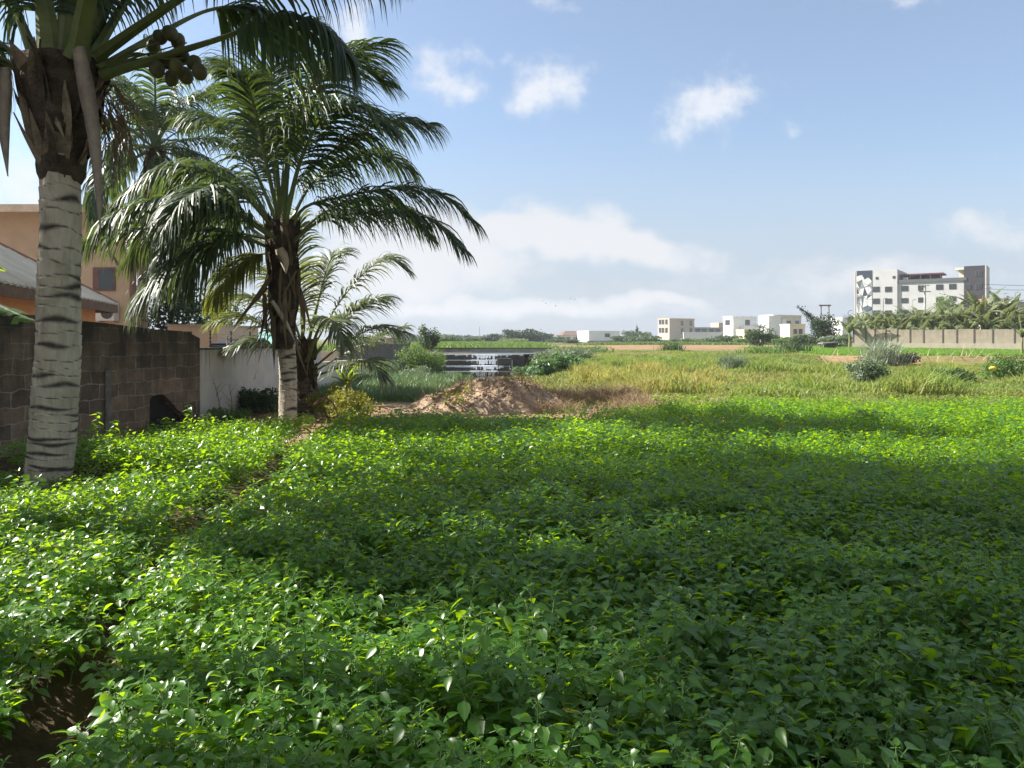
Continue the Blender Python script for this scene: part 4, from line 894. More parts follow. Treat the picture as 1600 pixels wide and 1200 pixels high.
for k, (px, d, h) in enumerate([(346, 16.0, .9), (362, 16.4, .75)]):
    r = thing('dead_sapling', ['taller leafless sapling against the plastered wall', 'shorter leafless sapling against the plastered wall'][k], 'sapling', (*at(px, d), 0)); rg = np.random.default_rng(96 + k); mb = MB()
    tip = np.array((-.18 + .12 * k, 0, h)); mb.add(*tube(spline([(0, 0, -.02), tip * .5 + (.03, 0, 0), tip], 8), np.linspace(.012, .003, 8), 5))
    for q in range(7):
        f = rg.uniform(.25, .9); b0 = tip * f; mb.add(*tube([b0, b0 + np.array((rg.normal(0, .13), rg.normal(0, .05), rg.uniform(.08, .25)))], [.005, .002], 4))
    mb.build('branch', twig_m, r)
mb = MB().add(*tube(spline([P(492, 632, 15.2), P(505, 622, 15.1), P(520, 630, 15.0), P(530, 655, 15.0)], 12), np.linspace(.03, .012, 12), 6))
prop(mb.build('fallen_stalk', twig_m), 'bent dry palm stalk lying in front of the young palm', 'stalk')
rg = np.random.default_rng(99)
for k, (px, d, h, lb) in enumerate([(149, 9.9, .75, 'spindly seedling standing before the block wall right of the nearest trunk'), (292, 11.6, .72, 'taller seedling by the broken hole in the block wall'), (256, 11.3, .55, 'shorter seedling left of the broken hole in the block wall'), (176, 10.2, .62, 'bushy seedling near the pilaster of the block wall')]):
    r = thing('seedling', lb, 'seedling', (*at(px, d), 0)); pos = []
    MB().add(*tube([(0, 0, 0), (.02, 0, h)], [.008, .004], 5)).build('stem', crop_stem, r)
    n = 22; f = np.linspace(.35, 1, n); pos = np.stack([.02 * f, 0 * f, h * f], -1); az = np.arange(n) * 2.4
    V, F = leaf_lod0(); MB().add(*inst(V, F, orient(az, rg.normal(-.1, .3, n), rg.normal(0, .3, n)), pos, rg.uniform(.06, .12, n))).build('leaf', crop_leaf, r)

# ------------------------------------------------------------------ mound, spring onions, meadow, lawn
mound_m, nt = newmat('mound_earth'); t = N(nt, 'ShaderNodeTexCoord')
n1 = N(nt, 'ShaderNodeTexNoise', {'Vector': t.outputs['Object'], 'Scale': 3.5, 'Detail': 12.0, 'Roughness': .75})
n2 = N(nt, 'ShaderNodeTexVoronoi', {'Vector': t.outputs['Object'], 'Scale': 9.0})
col = RAMP(nt, n1.outputs[0], [(.28, (.19, .13, .09)), (.5, (.34, .245, .17)), (.72, (.48, .365, .265))])
bp = N(nt, 'ShaderNodeBump', {'Height': M(nt, 'ADD', n1.outputs[0], M(nt, 'MULTIPLY', n2.outputs[0], .5)), 'Strength': .8, 'Distance': .06})
out(nt, N(nt, 'ShaderNodeBsdfPrincipled', {'Base Color': col, 'Roughness': .97, 'Specular IOR Level': .1, 'Normal': bp.outputs[0]}).outputs[0])
dm = thing('dirt_mound', 'heap of dug reddish earth and dry stalks behind the crop', 'mound', (*at(748, 18.6), 0))
gx_, gy_ = np.meshgrid(np.linspace(-2.6, 2.8, 110), np.linspace(-1.6, 2.0, 70))
def mh(x, y):
    r = np.hypot((x - .05) / np.where(x < 0, 1.75, 2.3), y / 1.35); z = .76 * np.clip(1 - r, 0, 1) ** 1.1
    z = z + .30 * np.exp(-((x - 1.1) ** 2 / .5 + (y - .1) ** 2 / .6)) + .16 * np.exp(-((x + 1.4) ** 2 / .5 + y ** 2 / .5)) + .12 * np.exp(-((x - 2) ** 2 / .4 + y ** 2 / .5))
    e = sstep(0, .25, z)
    return z + e * (.16 * (nz(x, y, .3, 14) - .5) + .07 * (nz(x, y, .12, 15) - .5) + .03 * (nz(x, y, .05, 16) - .5)) - .05
zz = mh(gx_, gy_); k, l = zz.shape; i, j = np.meshgrid(np.arange(k - 1), np.arange(l - 1), indexing='ij')
MB().add(np.stack([gx_, gy_, zz], -1).reshape(-1, 3), np.stack([i * l + j, i * l + j + 1, (i + 1) * l + j + 1, (i + 1) * l + j], -1).reshape(-1, 4)).build('earth_heap', mound_m, dm)
rg = np.random.default_rng(101); mb = MB()
ico = bmesh.new(); bmesh.ops.create_icosphere(ico, subdivisions=1, radius=1); IV = np.array([v.co[:] for v in ico.verts]); IF = np.array([[v.index for v in f.verts] for f in ico.faces]); ico.free()
for q in range(260):
    x, y = rg.normal(.1, 1.0), rg.normal(-.4, .5); z = float(mh(x, y))
    if z < -.03: z = 0
    s = rg.uniform(.015, .06); mb.add(IV * s * rg.uniform(.6, 1.3, (12, 3)) + (x, y, z), IF)
mb.build('clod', mound_m, dm)['kind'] = 'stuff'
dry_m = foliage('dry_stalk', (.16, .115, .065), (.32, .25, .15), (.3, .22, .1), .25, .8, .2)
mb = MB()
for q in range(300):
    x, y = rg.normal(-.55 if q % 3 == 0 else .9, .55), rg.normal(0, .45); z = float(mh(x, y)); a_ = rg.uniform(0, 6.28); L_ = rg.uniform(.15, .5)
    e_ = np.array((math.cos(a_) * L_, math.sin(a_) * L_, rg.uniform(-.1, .35))); p0 = np.array((x, y, z))
    mb.add(*tube(spline([p0, p0 + e_ * .5 + (0, 0, .06), p0 + e_], 4), [.008, .007, .005, .003], 3, cap=False))
o = mb.build('dry_stalk', dry_m, dm); o['kind'] = 'stuff'
n = 500; px_, py_ = rg.normal(-.55, .25, n), rg.normal(-.2, .5, n); pos = np.stack([px_ , py_, mh(px_, py_) + .03], -1)
V, F = leaf_lod1(); mb = MB().add(*inst(V, F, orient(rg.uniform(0, 6.28, n), rg.normal(-.2, .6, n), rg.normal(0, .6, n)), pos, rg.uniform(.05, .1, n))); mb.build('wilted_leaf', yweed_m, dm)['kind'] = 'stuff'

def stuff(name, mbs, mat, label, cat): return prop(mbs.build(name, mat), label, cat, kind='stuff')
rg = np.random.default_rng(110)
x, y = scatter_grid(-9, -2.0, 19.8, 47, .115, rg); keep = (nz(x, y, 1.1, 1) * 1.2 + y > 20.8) & (x < -2.15 + .35 * nz(x, y, .6, 8) - .015 * (y - 20)) & (x > -8.6) & (np.abs(x) < .7 * y) & (nz(x, y, .9, 17) > .18)
x, y = x[keep], y[keep]
onion_m = foliage('onion_leaf', (.055, .11, .055), (.10, .17, .085), (.20, .32, .10), .3, .4, .5, (.09, .13, .05), .4)
stuff('spring_onion_bed', MB().add(*tufts(rg, x, y, 4, .34, .016 , .04, .22)), onion_m, 'grey green spring onion field beyond the crop at the left', 'crop')

gold_m = foliage('meadow_grass', (.24, .22, .06), (.42, .36, .12), (.52, .46, .1), .38, .6, .3, (.17, .23, .05), .22)
green_m = foliage('meadow_weed', (.085, .16, .035), (.17, .25, .06), (.36, .48, .06), .38, .55, .35, (.24, .26, .07), .2)
x, y = scatter_grid(-1, 56, 18, 66, .42, rg, .8)
keep = (x > 1.2 - .35 * (y - 20).clip(0, 6) * (y < 30) + 1.2 * nz(x, y, 2, 6)) & (np.abs(x) < .72 * y) & (y > 18.8 + 4 * nz(x, y, 3, 7)) & (nz(x, y, 2.2, 12) > .30)
keep &= ~((x > 22) & (y > 50.5)) & ~((x < 3) & (y > 30) & (y < 52)) & (np.hypot((x - 14.6) / 4.6, (y - 21.5) / 2.6) > 1)
x, y = x[keep], y[keep]; nn = nz(x, y, 5, 13); grn = (nn + rg.normal(0, .12, len(x)) > .38) | ((y > 40) & (rg.random(len(x)) < .45))
hh = (.12 + .62 * nz(x, y, 1.5, 19) ** 1.9) * (1 - .72 * sstep(34, 58, y))
stuff('dry_meadow_grass', MB().add(*tufts(rg, x[~grn], y[~grn], 16, hh[~grn], .035, .17, .45)), gold_m, 'tall yellowing grass covering the meadow beyond the crop', 'grass')
stuff('meadow_weeds', MB().add(*tufts(rg, x[grn], y[grn], 16, hh[grn] * 1.1, .045, .17, .5)), green_m, 'greener weeds mixed through the yellowing meadow', 'weeds')
x, y = scatter_grid(-.4, 3.3, 16.2, 22, .20, rg, .8); keep = (nz(x, y, .9, 23) > .33) & (y > 15.2 + .35 * x) & ((x > .5) | (y > 18.6)); x, y = x[keep], y[keep]
brush_m = foliage('dry_brush', (.20, .135, .08), (.36, .27, .17), (.35, .25, .12), .25, .8, .2)
stuff('dry_brush', MB().add(*tufts(rg, x, y, 12, .30 + .25 * nz(x, y, .8, 24), .018, .12, .7)), brush_m, 'brown dry stalks spread to the right of the earth heap', 'dry brush')
x, y = scatter_grid(.2, 50, 19, 58, .40, rg, .9); keep = (np.abs(x) < .72 * y) & ~((x > 22) & (y > 50.5)) & (np.hypot((x - 14.6) / 4.2, (y - 21.5) / 2.2) > 1) & (nz(x, y, 1.3, 33) > .25) & ~((x < 1.8) & (y > 34) & (y < 51)); x, y = x[keep], y[keep]
stuff('ground_weeds', MB().add(*tufts(rg, x, y, 9, .13 + .1 * nz(x, y, 1.1, 34), .05, .17, .9)), foliage('ground_weed', (.14, .17, .05), (.30, .27, .10), (.36, .38, .07), .35, .6, .3, (.12, .20, .04), .35), 'short mixed weeds covering the ground of the meadow', 'weeds')
x, y = scatter_grid(4, 17, 16.6, 26, .16, rg, .8); keep = (nz(x, y, 1.2, 26) > .35) & (np.hypot((x - 14.6) / 3.6, (y - 21.5) / 1.7) > 1) & (np.abs(x) < .72 * y) & (y > 17.2 + 4 * sstep(9, 5, x)); x, y = x[keep], y[keep]
stuff('low_green_weeds', MB().add(*tufts(rg, x, y, 7, .13, .03, .08, .9)), green_m, 'low creeping green weeds between the crop and the pond', 'weeds')
x, y = scatter_grid(22.5, 56, 55.4, 78, .24, rg, .8); keep = (np.abs(x) < .72 * y) & (y > 55.4 + 1.6 * (nz(x, y, 2.2, 9))) & (x > 23 + .6 * nz(x, y, 1, 5)) ; x, y = x[keep], y[keep]
lawn_m = foliage('bright_grass', (.085, .19, .025), (.15, .27, .04), (.32, .52, .04), .4, .5, .35)
stuff('bright_grass', MB().add(*tufts(rg, x, y, 6, .2, .05, .12, .6)), lawn_m, 'bright green grass in front of the grey concrete wall', 'grass')
x, y = scatter_grid(-16, 40, 60, 135, .9, rg, .9); keep = (nz(x, y, 6, 27) + .25 * sstep(95, 125, y) + .3 * (x < 3) > .55) & (np.abs(x) < .72 * y) & ~((x > 22) & (y < 90)) & ~((x > 2 + 2 * nz(x, y, 4, 1)) & (x < 40) & (y > 69) & (y < 122)); x, y = x[keep], y[keep]
stuff('far_weeds', MB().add(*tufts(rg, x, y, 14, .55, .10, .5, .6)), weed_m, 'rough green weeds along the far bank under the skyline', 'weeds')
x, y = scatter_grid(-7, -2.4, 12.5, 18.5, .25, rg, .8); keep = (nz(x, y, .8, 29) > .52) & (x < -4.2 + .3 * nz(x, y, .5, 2)); x, y = x[keep], y[keep]
stuff('wall_foot_weeds', MB().add(*tufts(rg, x, y, 8, .22, .03, .1, .6)), weed_m, 'scattered weeds between the crop and the walls at the left', 'weeds')
mb = MB()
for q in range(46):
    px_ = rg.uniform(1290, 1560); d_ = rg.uniform(51, 56); x_, y_ = at(px_, d_); z_ = float(th(x_, y_)); a_ = rg.normal(0, .5); L_ = rg.uniform(.4, 1.1)
    mb.add(*tube([(x_, y_, z_), (x_ + math.sin(a_) * L_, y_ + rg.normal(0, .2), z_ + abs(math.cos(a_)) * L_ * .8)], [.03, .015], 4))
stuff('dead_stick', mb, plain('bleached_stick', (.42, .33, .24), .9, .25, 5), 'bleached sticks and stalks littering the bank below the bright grass', 'sticks')
yb = thing('plastic_bag', 'crumpled yellow plastic bag caught in the weeds near the pond', 'bag', (*at(1551, 30), 0.55))
bm = bmesh.new(); bmesh.ops.create_icosphere(bm, subdivisions=3, radius=.11); V = np.array([v.co[:] for v in bm.verts]); F = np.array([[v.index for v in f.verts] for f in bm.faces]); bm.free()
V = V * (1 + .25 * np.sin(V * 23).sum(1, keepdims=True) * .4) * (1.25, .7, .8); MB().add(V, F).build('film', plain('yellow_film', (.75, .52, .05), .4, .1, 5), yb)

# ------------------------------------------------------------------ weir
wet_m = plain('wet_concrete', (.05, .05, .046), .4, .45, 4, .5, .5)
wr = thing('weir', 'stepped dark concrete weir with white water spilling down its steps', 'weir', (0, 47.0, 0)); XL, XR = -4.95, -.02
rg = np.random.default_rng(120); ZT = [-.28, .03, .36, .70]; mbw = MB()
for k, zt in enumerate(ZT):
    y0 = k * .85; MB().add(*bevbox(XL - .1 * k, XR if k < 3 else .8, y0, y0 + (.849 if k < 3 else 1.6), -.9, zt, .03)).build('step', wet_m, wr)
    mbw.add(*box(XL, (XR - 1.1 if k < 3 else .7), y0 + .03, y0 + (.12 if k < 3 else .30), zt + .004, zt + .022)); mbw.add(*box(-2.6, -.9, y0 + .121, y0 + .8, zt + .004, zt + .018))
    xq = XL
    while xq < (XR - 1.0 if k < 3 else .7):
        l_ = rg.uniform(.15, .9)
        if rg.random() < .78: mbw.add(*box(xq, min(xq + l_, .7 if k == 3 else XR - .95), y0 - .018, y0 - .002, zt - rg.uniform(.03, .09), zt + .021))
        xq += l_ + rg.uniform(.0, .12)
    zb = -.62 if k == 0 else ZT[k - 1] + .02
    for q in range(24):
        xc = rg.normal(-1.75 + .25 * (k % 2), .42) if rg.random() < .8 else rg.uniform(XL, XR)
        if xc < XL or xc > (XR if k < 3 else .6): continue
        w_ = rg.uniform(.01, .07); f_ = rg.uniform(.2, .7) if abs(xc + 1.65) > .6 else rg.uniform(.6, 1)
        mbw.add(*box(xc - w_, xc + w_, y0 - .035 - rg.uniform(0, .03), y0 - .005, zt - (zt - zb) * f_, zt + .02))
for q in range(14):
    xc = rg.uniform(-1.1, .1); mbw.add(*box(xc - .03, xc + .03, 1.66, 1.69, -.55, .36))
MB().add(*bevbox(-.95, XR, 1.2, 1.699, -.9, .50, .03)).build('drop_wall', wet_m, wr)
mbw.build('falling_water', foam_m, wr)
V, F = box(-6.2, 1.6, 36.0, 46.99, -.64, -.60); prop(MB().add(V[[4, 5, 6, 7]], np.array([(0, 1, 3, 2)])).build('stream_water', streamw_m), 'shallow stream running away below the weir', 'stream', kind='structure')
V, F = box(-8.5, 4.0, 51.2, 57.8, .70, .705); prop(MB().add(V[[4, 5, 6, 7]], np.array([(0, 1, 3, 2)])).build('channel_water', streamw_m), 'still water held above the weir', 'channel', kind='structure')
cw_ = thing('channel_wall', 'low grey ribbed retaining wall running behind the weir', 'wall', (0, 57.8, 0)); mb = MB()
for k in range(46): mb.add(*box(-6.2 + k * .2, -6.2 + k * .2 + .185, .01 * (k % 2), .3, .2, .98))
mb.build('wall_body', plain('grey_concrete', (.30, .30, .29), .9, .3, 2, .3), cw_); MB().add(*box(-6.3, 3.1, -.05, .35, .981, 1.06)).build('coping', plain('mossy_coping', (.10, .13, .05), .9, .3, 2), cw_)

# ------------------------------------------------------------------ concrete wall and banana row at the right
DW = 76.0
WA0 = np.array((hx(1332, DW), DW)); WANG = R(-37); WDIR = np.array((math.cos(WANG), math.sin(WANG))); WN = np.array((-WDIR[1], WDIR[0]))
def ws(px):      # distance along the wall from its left end
    k_ = (px - 800) / FPX; return (k_ * WA0[1] - WA0[0]) / (WDIR[0] - k_ * WDIR[1])
cwall = thing('concrete_wall', 'long grey brown panelled concrete wall above the bright grass', 'wall', (WA0[0], WA0[1], 0), WANG)
joints = [1333, 1353, 1367, 1384, 1402, 1422, 1443, 1473, 1495, 1522, 1551, 1585, 1618, 1650]
wallm = stained('weathered_concrete', (.37, .315, .25), (.17, .14, .11), 2.9, .6, .55, 2.0); basem = stained('pale_base', (.43, .375, .30), (.27, .23, .185), 2.0, .6, .4, 2.0)
for a_, b_ in zip(joints[:-1], joints[1:]):
    zt = 2.72 - .014 * ws(a_) + .05 * math.sin(a_ * .9); MB().add(*box(ws(a_) + .05, ws(b_) - .05, 0, .16, 1.32, zt)).build('panel', wallm, cwall)
for a_ in joints: MB().add(*box(ws(a_) - .05, ws(a_) + .05, -.03, .19, 1.32, 2.76 - .014 * ws(a_))).build('post', plain('dark_joint', (.11, .095, .08), .9, .3, 3) if 'dark_joint' not in MATS else MATS['dark_joint'], cwall)
MB().add(*box(ws(1332), ws(1651), -.06, .22, .1, 1.319)).build('base', basem, cwall)
ordn = ['first', 'second', 'third', 'fourth', 'fifth', 'sixth', 'seventh', 'eighth', 'ninth', 'tenth', 'eleventh', 'twelfth']
BG = 'banana plants behind the concrete wall'
protos = [banana('banana_plant', '', BG, (0, 0, 0), 1.7, 12, 130 + k, ban_pale, 2.5, .27) for k in range(5)]
rg = np.random.default_rng(140); used = set(); hgt = [.8, .82, .85, .88, .9, .9, .92, .98, 1.05, 1.22, 1.12, .95]
for k in range(12):
    mid = (joints[k] + joints[k + 1]) / 2
    for fr in (0, 1, 2):
        q = (k * 2 + fr * 3) % 5; o = protos[q] if q not in used else copy_tree(protos[q]); used.add(q)
        pw = WA0 + WDIR * ws(mid + (3, -11, -7)[fr] + rg.uniform(-2, 2)) + WN * (1.3, 3.3, 5.6)[fr]; s = hgt[k] * (.86, 1.16, 1.32)[fr]
        o.location = (pw[0], pw[1], float(th(*pw)) - .02); o.rotation_euler = (0, 0, rg.uniform(0, 6.28)); o.scale = (s, s, s)
        o['label'] = ('lower front', 'taller middle', 'tallest rear')[fr] + ' banana plant behind the %s panel of the concrete wall, counted from the left' % ordn[k]
for k, (px_, d_, s, lb) in enumerate([(1327, 75.4, .95, 'banana plant standing in front of the left end of the concrete wall'), (1340, 84, 1.1, 'banana plant just behind the left corner of the concrete wall'), (1597, 58, .8, 'banana plant with drooping grey leaves before the concrete wall at the right edge')]):
    o = copy_tree(protos[k]); o.location = (hx(px_, d_), d_, float(th(hx(px_, d_), d_))); o.scale = (s, s, s); o.rotation_euler = (0, 0, k * 2.0); o['label'] = lb
hut = thing('hut', 'tiny open hut with a grey roof left of the concrete wall', 'hut', (hx(1294, 73), 73, .72))
V, F = box(-.75, .75, -.6, .6, .55, .63); V[V[:, 0] > 0, 2] += .10; MB().add(V, F).build('roof', plain('hut_roof', (.22, .2, .18), .9, .3, 3), hut)
for x_, y_ in ((-.6, -.45), (.6, -.45), (-.6, .45), (.6, .45)): MB().add(*tube([(x_, y_, -.1), (x_, y_, .56)], .05, 6)).build('post', spathe_m, hut)
MB().add(*box(-.2, .68, .0, .4, -.1, .5)).build('back_panel', plain('hut_board', (.12, .11, .10), .9, .3, 3), hut)

# ------------------------------------------------------------------ trees
tree_mid = foliage('tree_leaf', (.035, .075, .025), (.075, .12, .04), (.14, .22, .04), .28, .5, .4)
tree_dark = foliage('tree_leaf_dark', (.02, .045, .02), (.045, .075, .032), (.08, .14, .04), .22, .5, .4)
tree_pale = foliage('tree_leaf_pale', (.09, .15, .04), (.16, .22, .07), (.3, .38, .08), .35, .5, .4)
def tree(label, px, d, w_px, top, mat, seed, base=None, n=900, cat='tree', name='tree', conic=False, size=None, group=None):
    x_, y_ = at(px, d); z0 = float(th(x_, y_)); H = CAM_H + (HZ - top) / FPX * d - z0; w = w_px / FPX * d
    r = thing(name, label, cat, (x_, y_, z0), 0, group); rng = np.random.default_rng(seed)
    if conic: bl = [(rng.normal(0, .05) * w, rng.normal(0, .05) * w, H * f, w * .5 * (1.05 - f), w * .5 * (1.05 - f), H * .10) for f in np.linspace(.15, .97, 10)]
    else:
        bl = [(rng.uniform(-.34, .34) * w, rng.uniform(-.3, .3) * w, H * rng.uniform(.30, .82), w * rng.uniform(.14, .25), w * rng.uniform(.14, .25), H * rng.uniform(.12, .2)) for _ in range(12)]
        bl += [(0, 0, H * .62, w * .30, w * .3, H * .24), (rng.uniform(-.2, .2) * w, 0, H * .86, w * .18, w * .18, H * .14)]
        bl += [(s_ * w * .26, 0, H * .26, w * .25, w * .2, H * .26) for s_ in (-1, 0, 1)]
    V, F = leaf_cloud(rng, bl, n, size or max(.05, w * .035), .35); V[:, 2] = np.maximum(V[:, 2], .05); MB().add(V, F).build('crown', mat, r)
    mb = MB().add(*tube(spline([(0, 0, -.1), (.02 * w, 0, H * .3), (0, 0, H * .75)], 8), np.linspace(.035 * H, .01 * H, 8), 7))
    for b in bl[:6]: mb.add(*tube(spline([(0, 0, H * .25), (b[0] * .5, b[1] * .5, H * .35 + .2 * b[2]), b[:3]], 5), np.linspace(.014 * H, .004 * H, 5), 5))
    mb.build('trunk', bark_m, r); return r
for k, (px, d, w, top, mt, lb) in enumerate([
    (700, 150, 46, 525, tree_mid, 'bushy tree above the left end of the weir'), (648, 190, 26, 527, tree_mid, 'small tree left of the weir shrub on the horizon'), (735, 190, 34, 527, tree_mid, 'low wide tree above the middle of the weir'),
    (766, 200, 34, 521, tree_dark, 'dark pointed tree above the right end of the weir'), (818, 190, 58, 514, tree_dark, 'largest dark tree on the horizon right of the weir'), (852, 210, 28, 519, tree_dark, 'dark tree touching the largest horizon tree on its right'),
    (872, 210, 22, 525, tree_mid, 'small tree in front of the brown roofed house'), (894, 160, 26, 530, tree_mid, 'low bush before the brown roofed house'), (715, 120, 60, 537, tree_mid, 'low green thicket behind the weir pond'), (790, 115, 70, 539, tree_pale, 'pale green thicket on the far bank right of the weir'),
    (985, 230, 30, 516, tree_mid, 'round tree right of the white block house'), (1010, 240, 28, 518, tree_mid, 'second round tree left of the beige three storey building'), (967, 200, 26, 524, tree_mid, 'low tree touching the white block house'), 
    (1048, 190, 34, 531, tree_mid, 'low bush at the foot of the beige three storey building'), (1085, 170, 40, 529, tree_pale, 'pale bush in front of the long white garden wall'), (1135, 160, 52, 524, tree_mid, 'wide bush before the white cubic villa'),
    (1200, 150, 34, 519, gweed_m, 'grey green tree between the villas'), (1225, 120, 44, 527, weed_m, 'low green bush before the cream house'), (1288, 86, 52, 488, tree_dark, 'tall dark tree left of the hotel with an uneven crown'),
    (1318, 84, 30, 520, weed_m, 'green bush at the left end of the concrete wall'), (1300, 80, 46, 524, gweed_m, 'feathery grey bush beside the little hut'), (1478, 112, 54, 458, tree_pale, 'feathery pale green tree in front of the white hotel wall'),
    (1515, 110, 36, 462, tree_dark, 'dark tree before the black hotel tower'), (1568, 98, 50, 472, tree_mid, 'green tree at the right edge beyond the banana row'), (1600, 96, 40, 492, weed_m, 'bush cut by the right edge beyond the banana row'),
    (1418, 105, 60, 483, tree_dark, 'dark crown behind the left half of the banana row'), (1372, 100, 44, 484, tree_mid, 'green crown in front of the mosaic panel'), (640, 330, 40, 522, tree_mid, 'pale hazy tree at the far left of the horizon row'), (668, 300, 34, 524, tree_dark, 'dark crown on the horizon above the tall weir shrub'), (690, 280, 36, 522, tree_mid, 'broad crown on the horizon left of the weir'),
    (722, 310, 40, 524, tree_dark, 'dark broad crown behind the low wide tree above the weir'), (750, 300, 36, 525, tree_mid, 'soft crown at the foot of the lattice mast'), (784, 290, 34, 522, tree_mid, 'crown between the pointed tree and the largest horizon tree'),
    (838, 280, 44, 518, tree_dark, 'broad dark crown behind the largest horizon tree'), (800, 180, 40, 529, tree_pale, 'pale hedge below the largest horizon tree'), (866, 200, 34, 530, tree_mid, 'low hedge below the small tree by the brown roofed house'),
    (1000, 200, 60, 525, tree_mid, 'wide thicket below the round trees left of the beige building'), (1068, 160, 44, 531, tree_dark, 'dark hedge below the long white garden wall'), (1112, 158, 40, 528, tree_mid, 'green hedge at the right end of the long white garden wall'),
    (1160, 150, 30, 528, tree_pale, 'pale bush beside the small cream outhouse'), (1212, 130, 40, 524, tree_dark, 'dark bush at the left corner of the cream house'), (1252, 105, 44, 522, tree_mid, 'bush hiding the right side of the cream house'),
    (268, 33, 120, 400, tree_dark, 'dense dark tree behind the outbuilding, filling the gap under the palm fronds'),
    (335, 37, 90, 440, tree_mid, 'greener tree behind the teal roofed shed'),
    (585, 75, 60, 523, tree_mid, 'green crown above the grey sheet fence'), (622, 85, 40, 527, tree_mid, 'low crown right of the white pillar')]):
    w = w * 1.25 if 120 < d and top > 512 and px < 1100 else w
    tree(lb, px, d, w, top, mt, 200 + k, n=(3200 if w > 40 else 2000) if d < 140 else 1400)
tree('dark narrow tree right of the black hotel tower', 1547, 125, 13, 452, tree_dark, 240, conic=True, n=700, size=.25)
tree('second dark narrow tree at the right, beside the red roof', 1575, 130, 11, 453, tree_dark, 241, conic=True, n=600, size=.25)
tree('thin dark pointed tree rising behind the trees left of the beige building', 995, 250, 8, 507, tree_dark, 242, conic=True, n=400, size=.4)
# leaning bough of the dark tree
lb_ = thing('leaning_tree', 'dark tree leaning left with a ragged bare topped bough', 'tree', (*at(1282, 88), .75)); rg = np.random.default_rng(250)
def LT(px, py): return P(px, py, 88) - np.array(lb_.location)
MB().add(*tube(spline([LT(1283, 545), LT(1276, 515), LT(1264, 492), LT(1247, 480)], 12), np.linspace(.22, .05, 12), 6)).build('trunk', bark_m, lb_)
bl = [(*(LT(px, py)), r, r, r) for px, py, r in ((1246, 479, .28), (1252, 483, .3), (1257, 480, .28), (1260, 490, .42), (1266, 495, .5), (1272, 503, .6), (1263, 500, .3), (1278, 512, .8), (1254, 490, .2))]
V, F = leaf_cloud(rg, bl, 900, .11, .3); MB().add(V, F).build('crown', tree_dark, lb_)
# far palms among the villas
for k, (px, d, top, lb) in enumerate([(1192, 150, 512, 'small palm left of the cream house'), (1204, 140, 517, 'shorter palm in front of the cream house'), (1186, 170, 510, 'small palm touching the white cubic villa')]):
    r = thing('far_palm', lb, 'palm tree', (*at(px, d), .75)); H = CAM_H + (HZ - top) / FPX * d - .75; rg = np.random.default_rng(260 + k)
    MB().add(*tube([(0, 0, -.1), (.1, 0, H)], [.2, .13], 6)).build('trunk', bark_m, r); mb = MB()
    for q in range(12): ban_blade(mb, arc_pts((.1, 0, H), q * 2.4, R(60 - q * 6), 1.8, R(80), rg, 5), .16, rg, .5, 7, .9)
    mb.build('crown', [gweed_m, bark_m], r)

# ------------------------------------------------------------------ far buildings
def bmat(name, c, **k): return MATS.get(name) or plain(name, c, **{**dict(rough=.85, var=.10, scale=.35, bump=.05), **k})
def fbuild(name, label, cat, pxl, pxm, pxr, top, d, yaw, mat, z0=.4, wins=(), lwins=(), par=None, deep=None, win_s=(.9, 1.2)):
    # corner nearest us at pxm; the front runs to pxr receding by yaw, the side runs to pxl
    x_, y_ = at(pxm, d); r = thing(name, label, cat, (x_, y_, 0), R(yaw)); H = CAM_H + (HZ - top) / FPX * d
    kr, kl = (pxr - 800) / FPX, (pxl - 800) / FPX; c, s = math.cos(R(yaw)), math.sin(R(yaw))
    Wd = (kr * y_ - x_) / (c - kr * s)
    Dp = deep or (x_ - kl * y_) / (s + kl * c) if pxl != pxm else (deep or 8)
    MB().add(*box(0, Wd, 0, Dp, z0, H)).build('wall', mat, r)
    pm = par or mat; mb = MB()
    for b_ in ((-.08, Wd + .08, -.08, .12), (-.08, Wd + .08, Dp - .12, Dp + .08), (-.08, .12, .121, Dp - .121), (Wd - .12, Wd + .08, .121, Dp - .121)): mb.add(*box(b_[0], b_[1], b_[2], b_[3], H + .002, H + .45))
    mb.build('parapet', pm, r)
    for u_, py in wins:
        x0 = u_ * Wd; zc = CAM_H + (HZ - py) / FPX * (d + x0 * s); fr = MB().add(*box(x0 - win_s[0] / 2 - .08, x0 + win_s[0] / 2 + .08, -.06, -.004, zc - win_s[1] / 2 - .08, zc + win_s[1] / 2 + .08)).build('window', wframe_m if par is None else pm, r)
        MB().add(*box(x0 - win_s[0] / 2, x0 + win_s[0] / 2, -.075, -.063, zc - win_s[1] / 2, zc + win_s[1] / 2)).build('pane', glass_m, fr)
    for u_, py in lwins:
        y0 = u_ * Dp; zc = CAM_H + (HZ - py) / FPX * (d + y0 * c); fr = MB().add(*box(-.06, -.004, y0 - win_s[0] / 2 - .08, y0 + win_s[0] / 2 + .08, zc - win_s[1] / 2 - .08, zc + win_s[1] / 2 + .08)).build('window', wframe_m if par is None else pm, r)
        MB().add(*box(-.075, -.063, y0 - win_s[0] / 2, y0 + win_s[0] / 2, zc - win_s[1] / 2, zc + win_s[1] / 2)).build('pane', glass_m, fr)
    r['w'] = Wd; r['dp'] = Dp; r['h'] = H
    return r
beige = bmat('beige_render', (.46, .40, .33)); white = bmat('white_render', (.78, .78, .78)); tan = bmat('tan_render', (.55, .37, .25)); greyr = bmat('grey_block', (.30, .29, .28)); cream2 = bmat('cream_render', (.62, .56, .44))
fbuild('beige_building', 'unfinished beige three storey building with dark square openings', 'building', 1028, 1046, 1085, 499, 300, 32, beige, wins=[(.5, 505), (.85, 505), (.5, 517), (.85, 517)], lwins=[(.25, 503), (.55, 503), (.8, 503), (.25, 516), (.55, 516), (.8, 516)], par=tan, win_s=(1.4, 2.0))
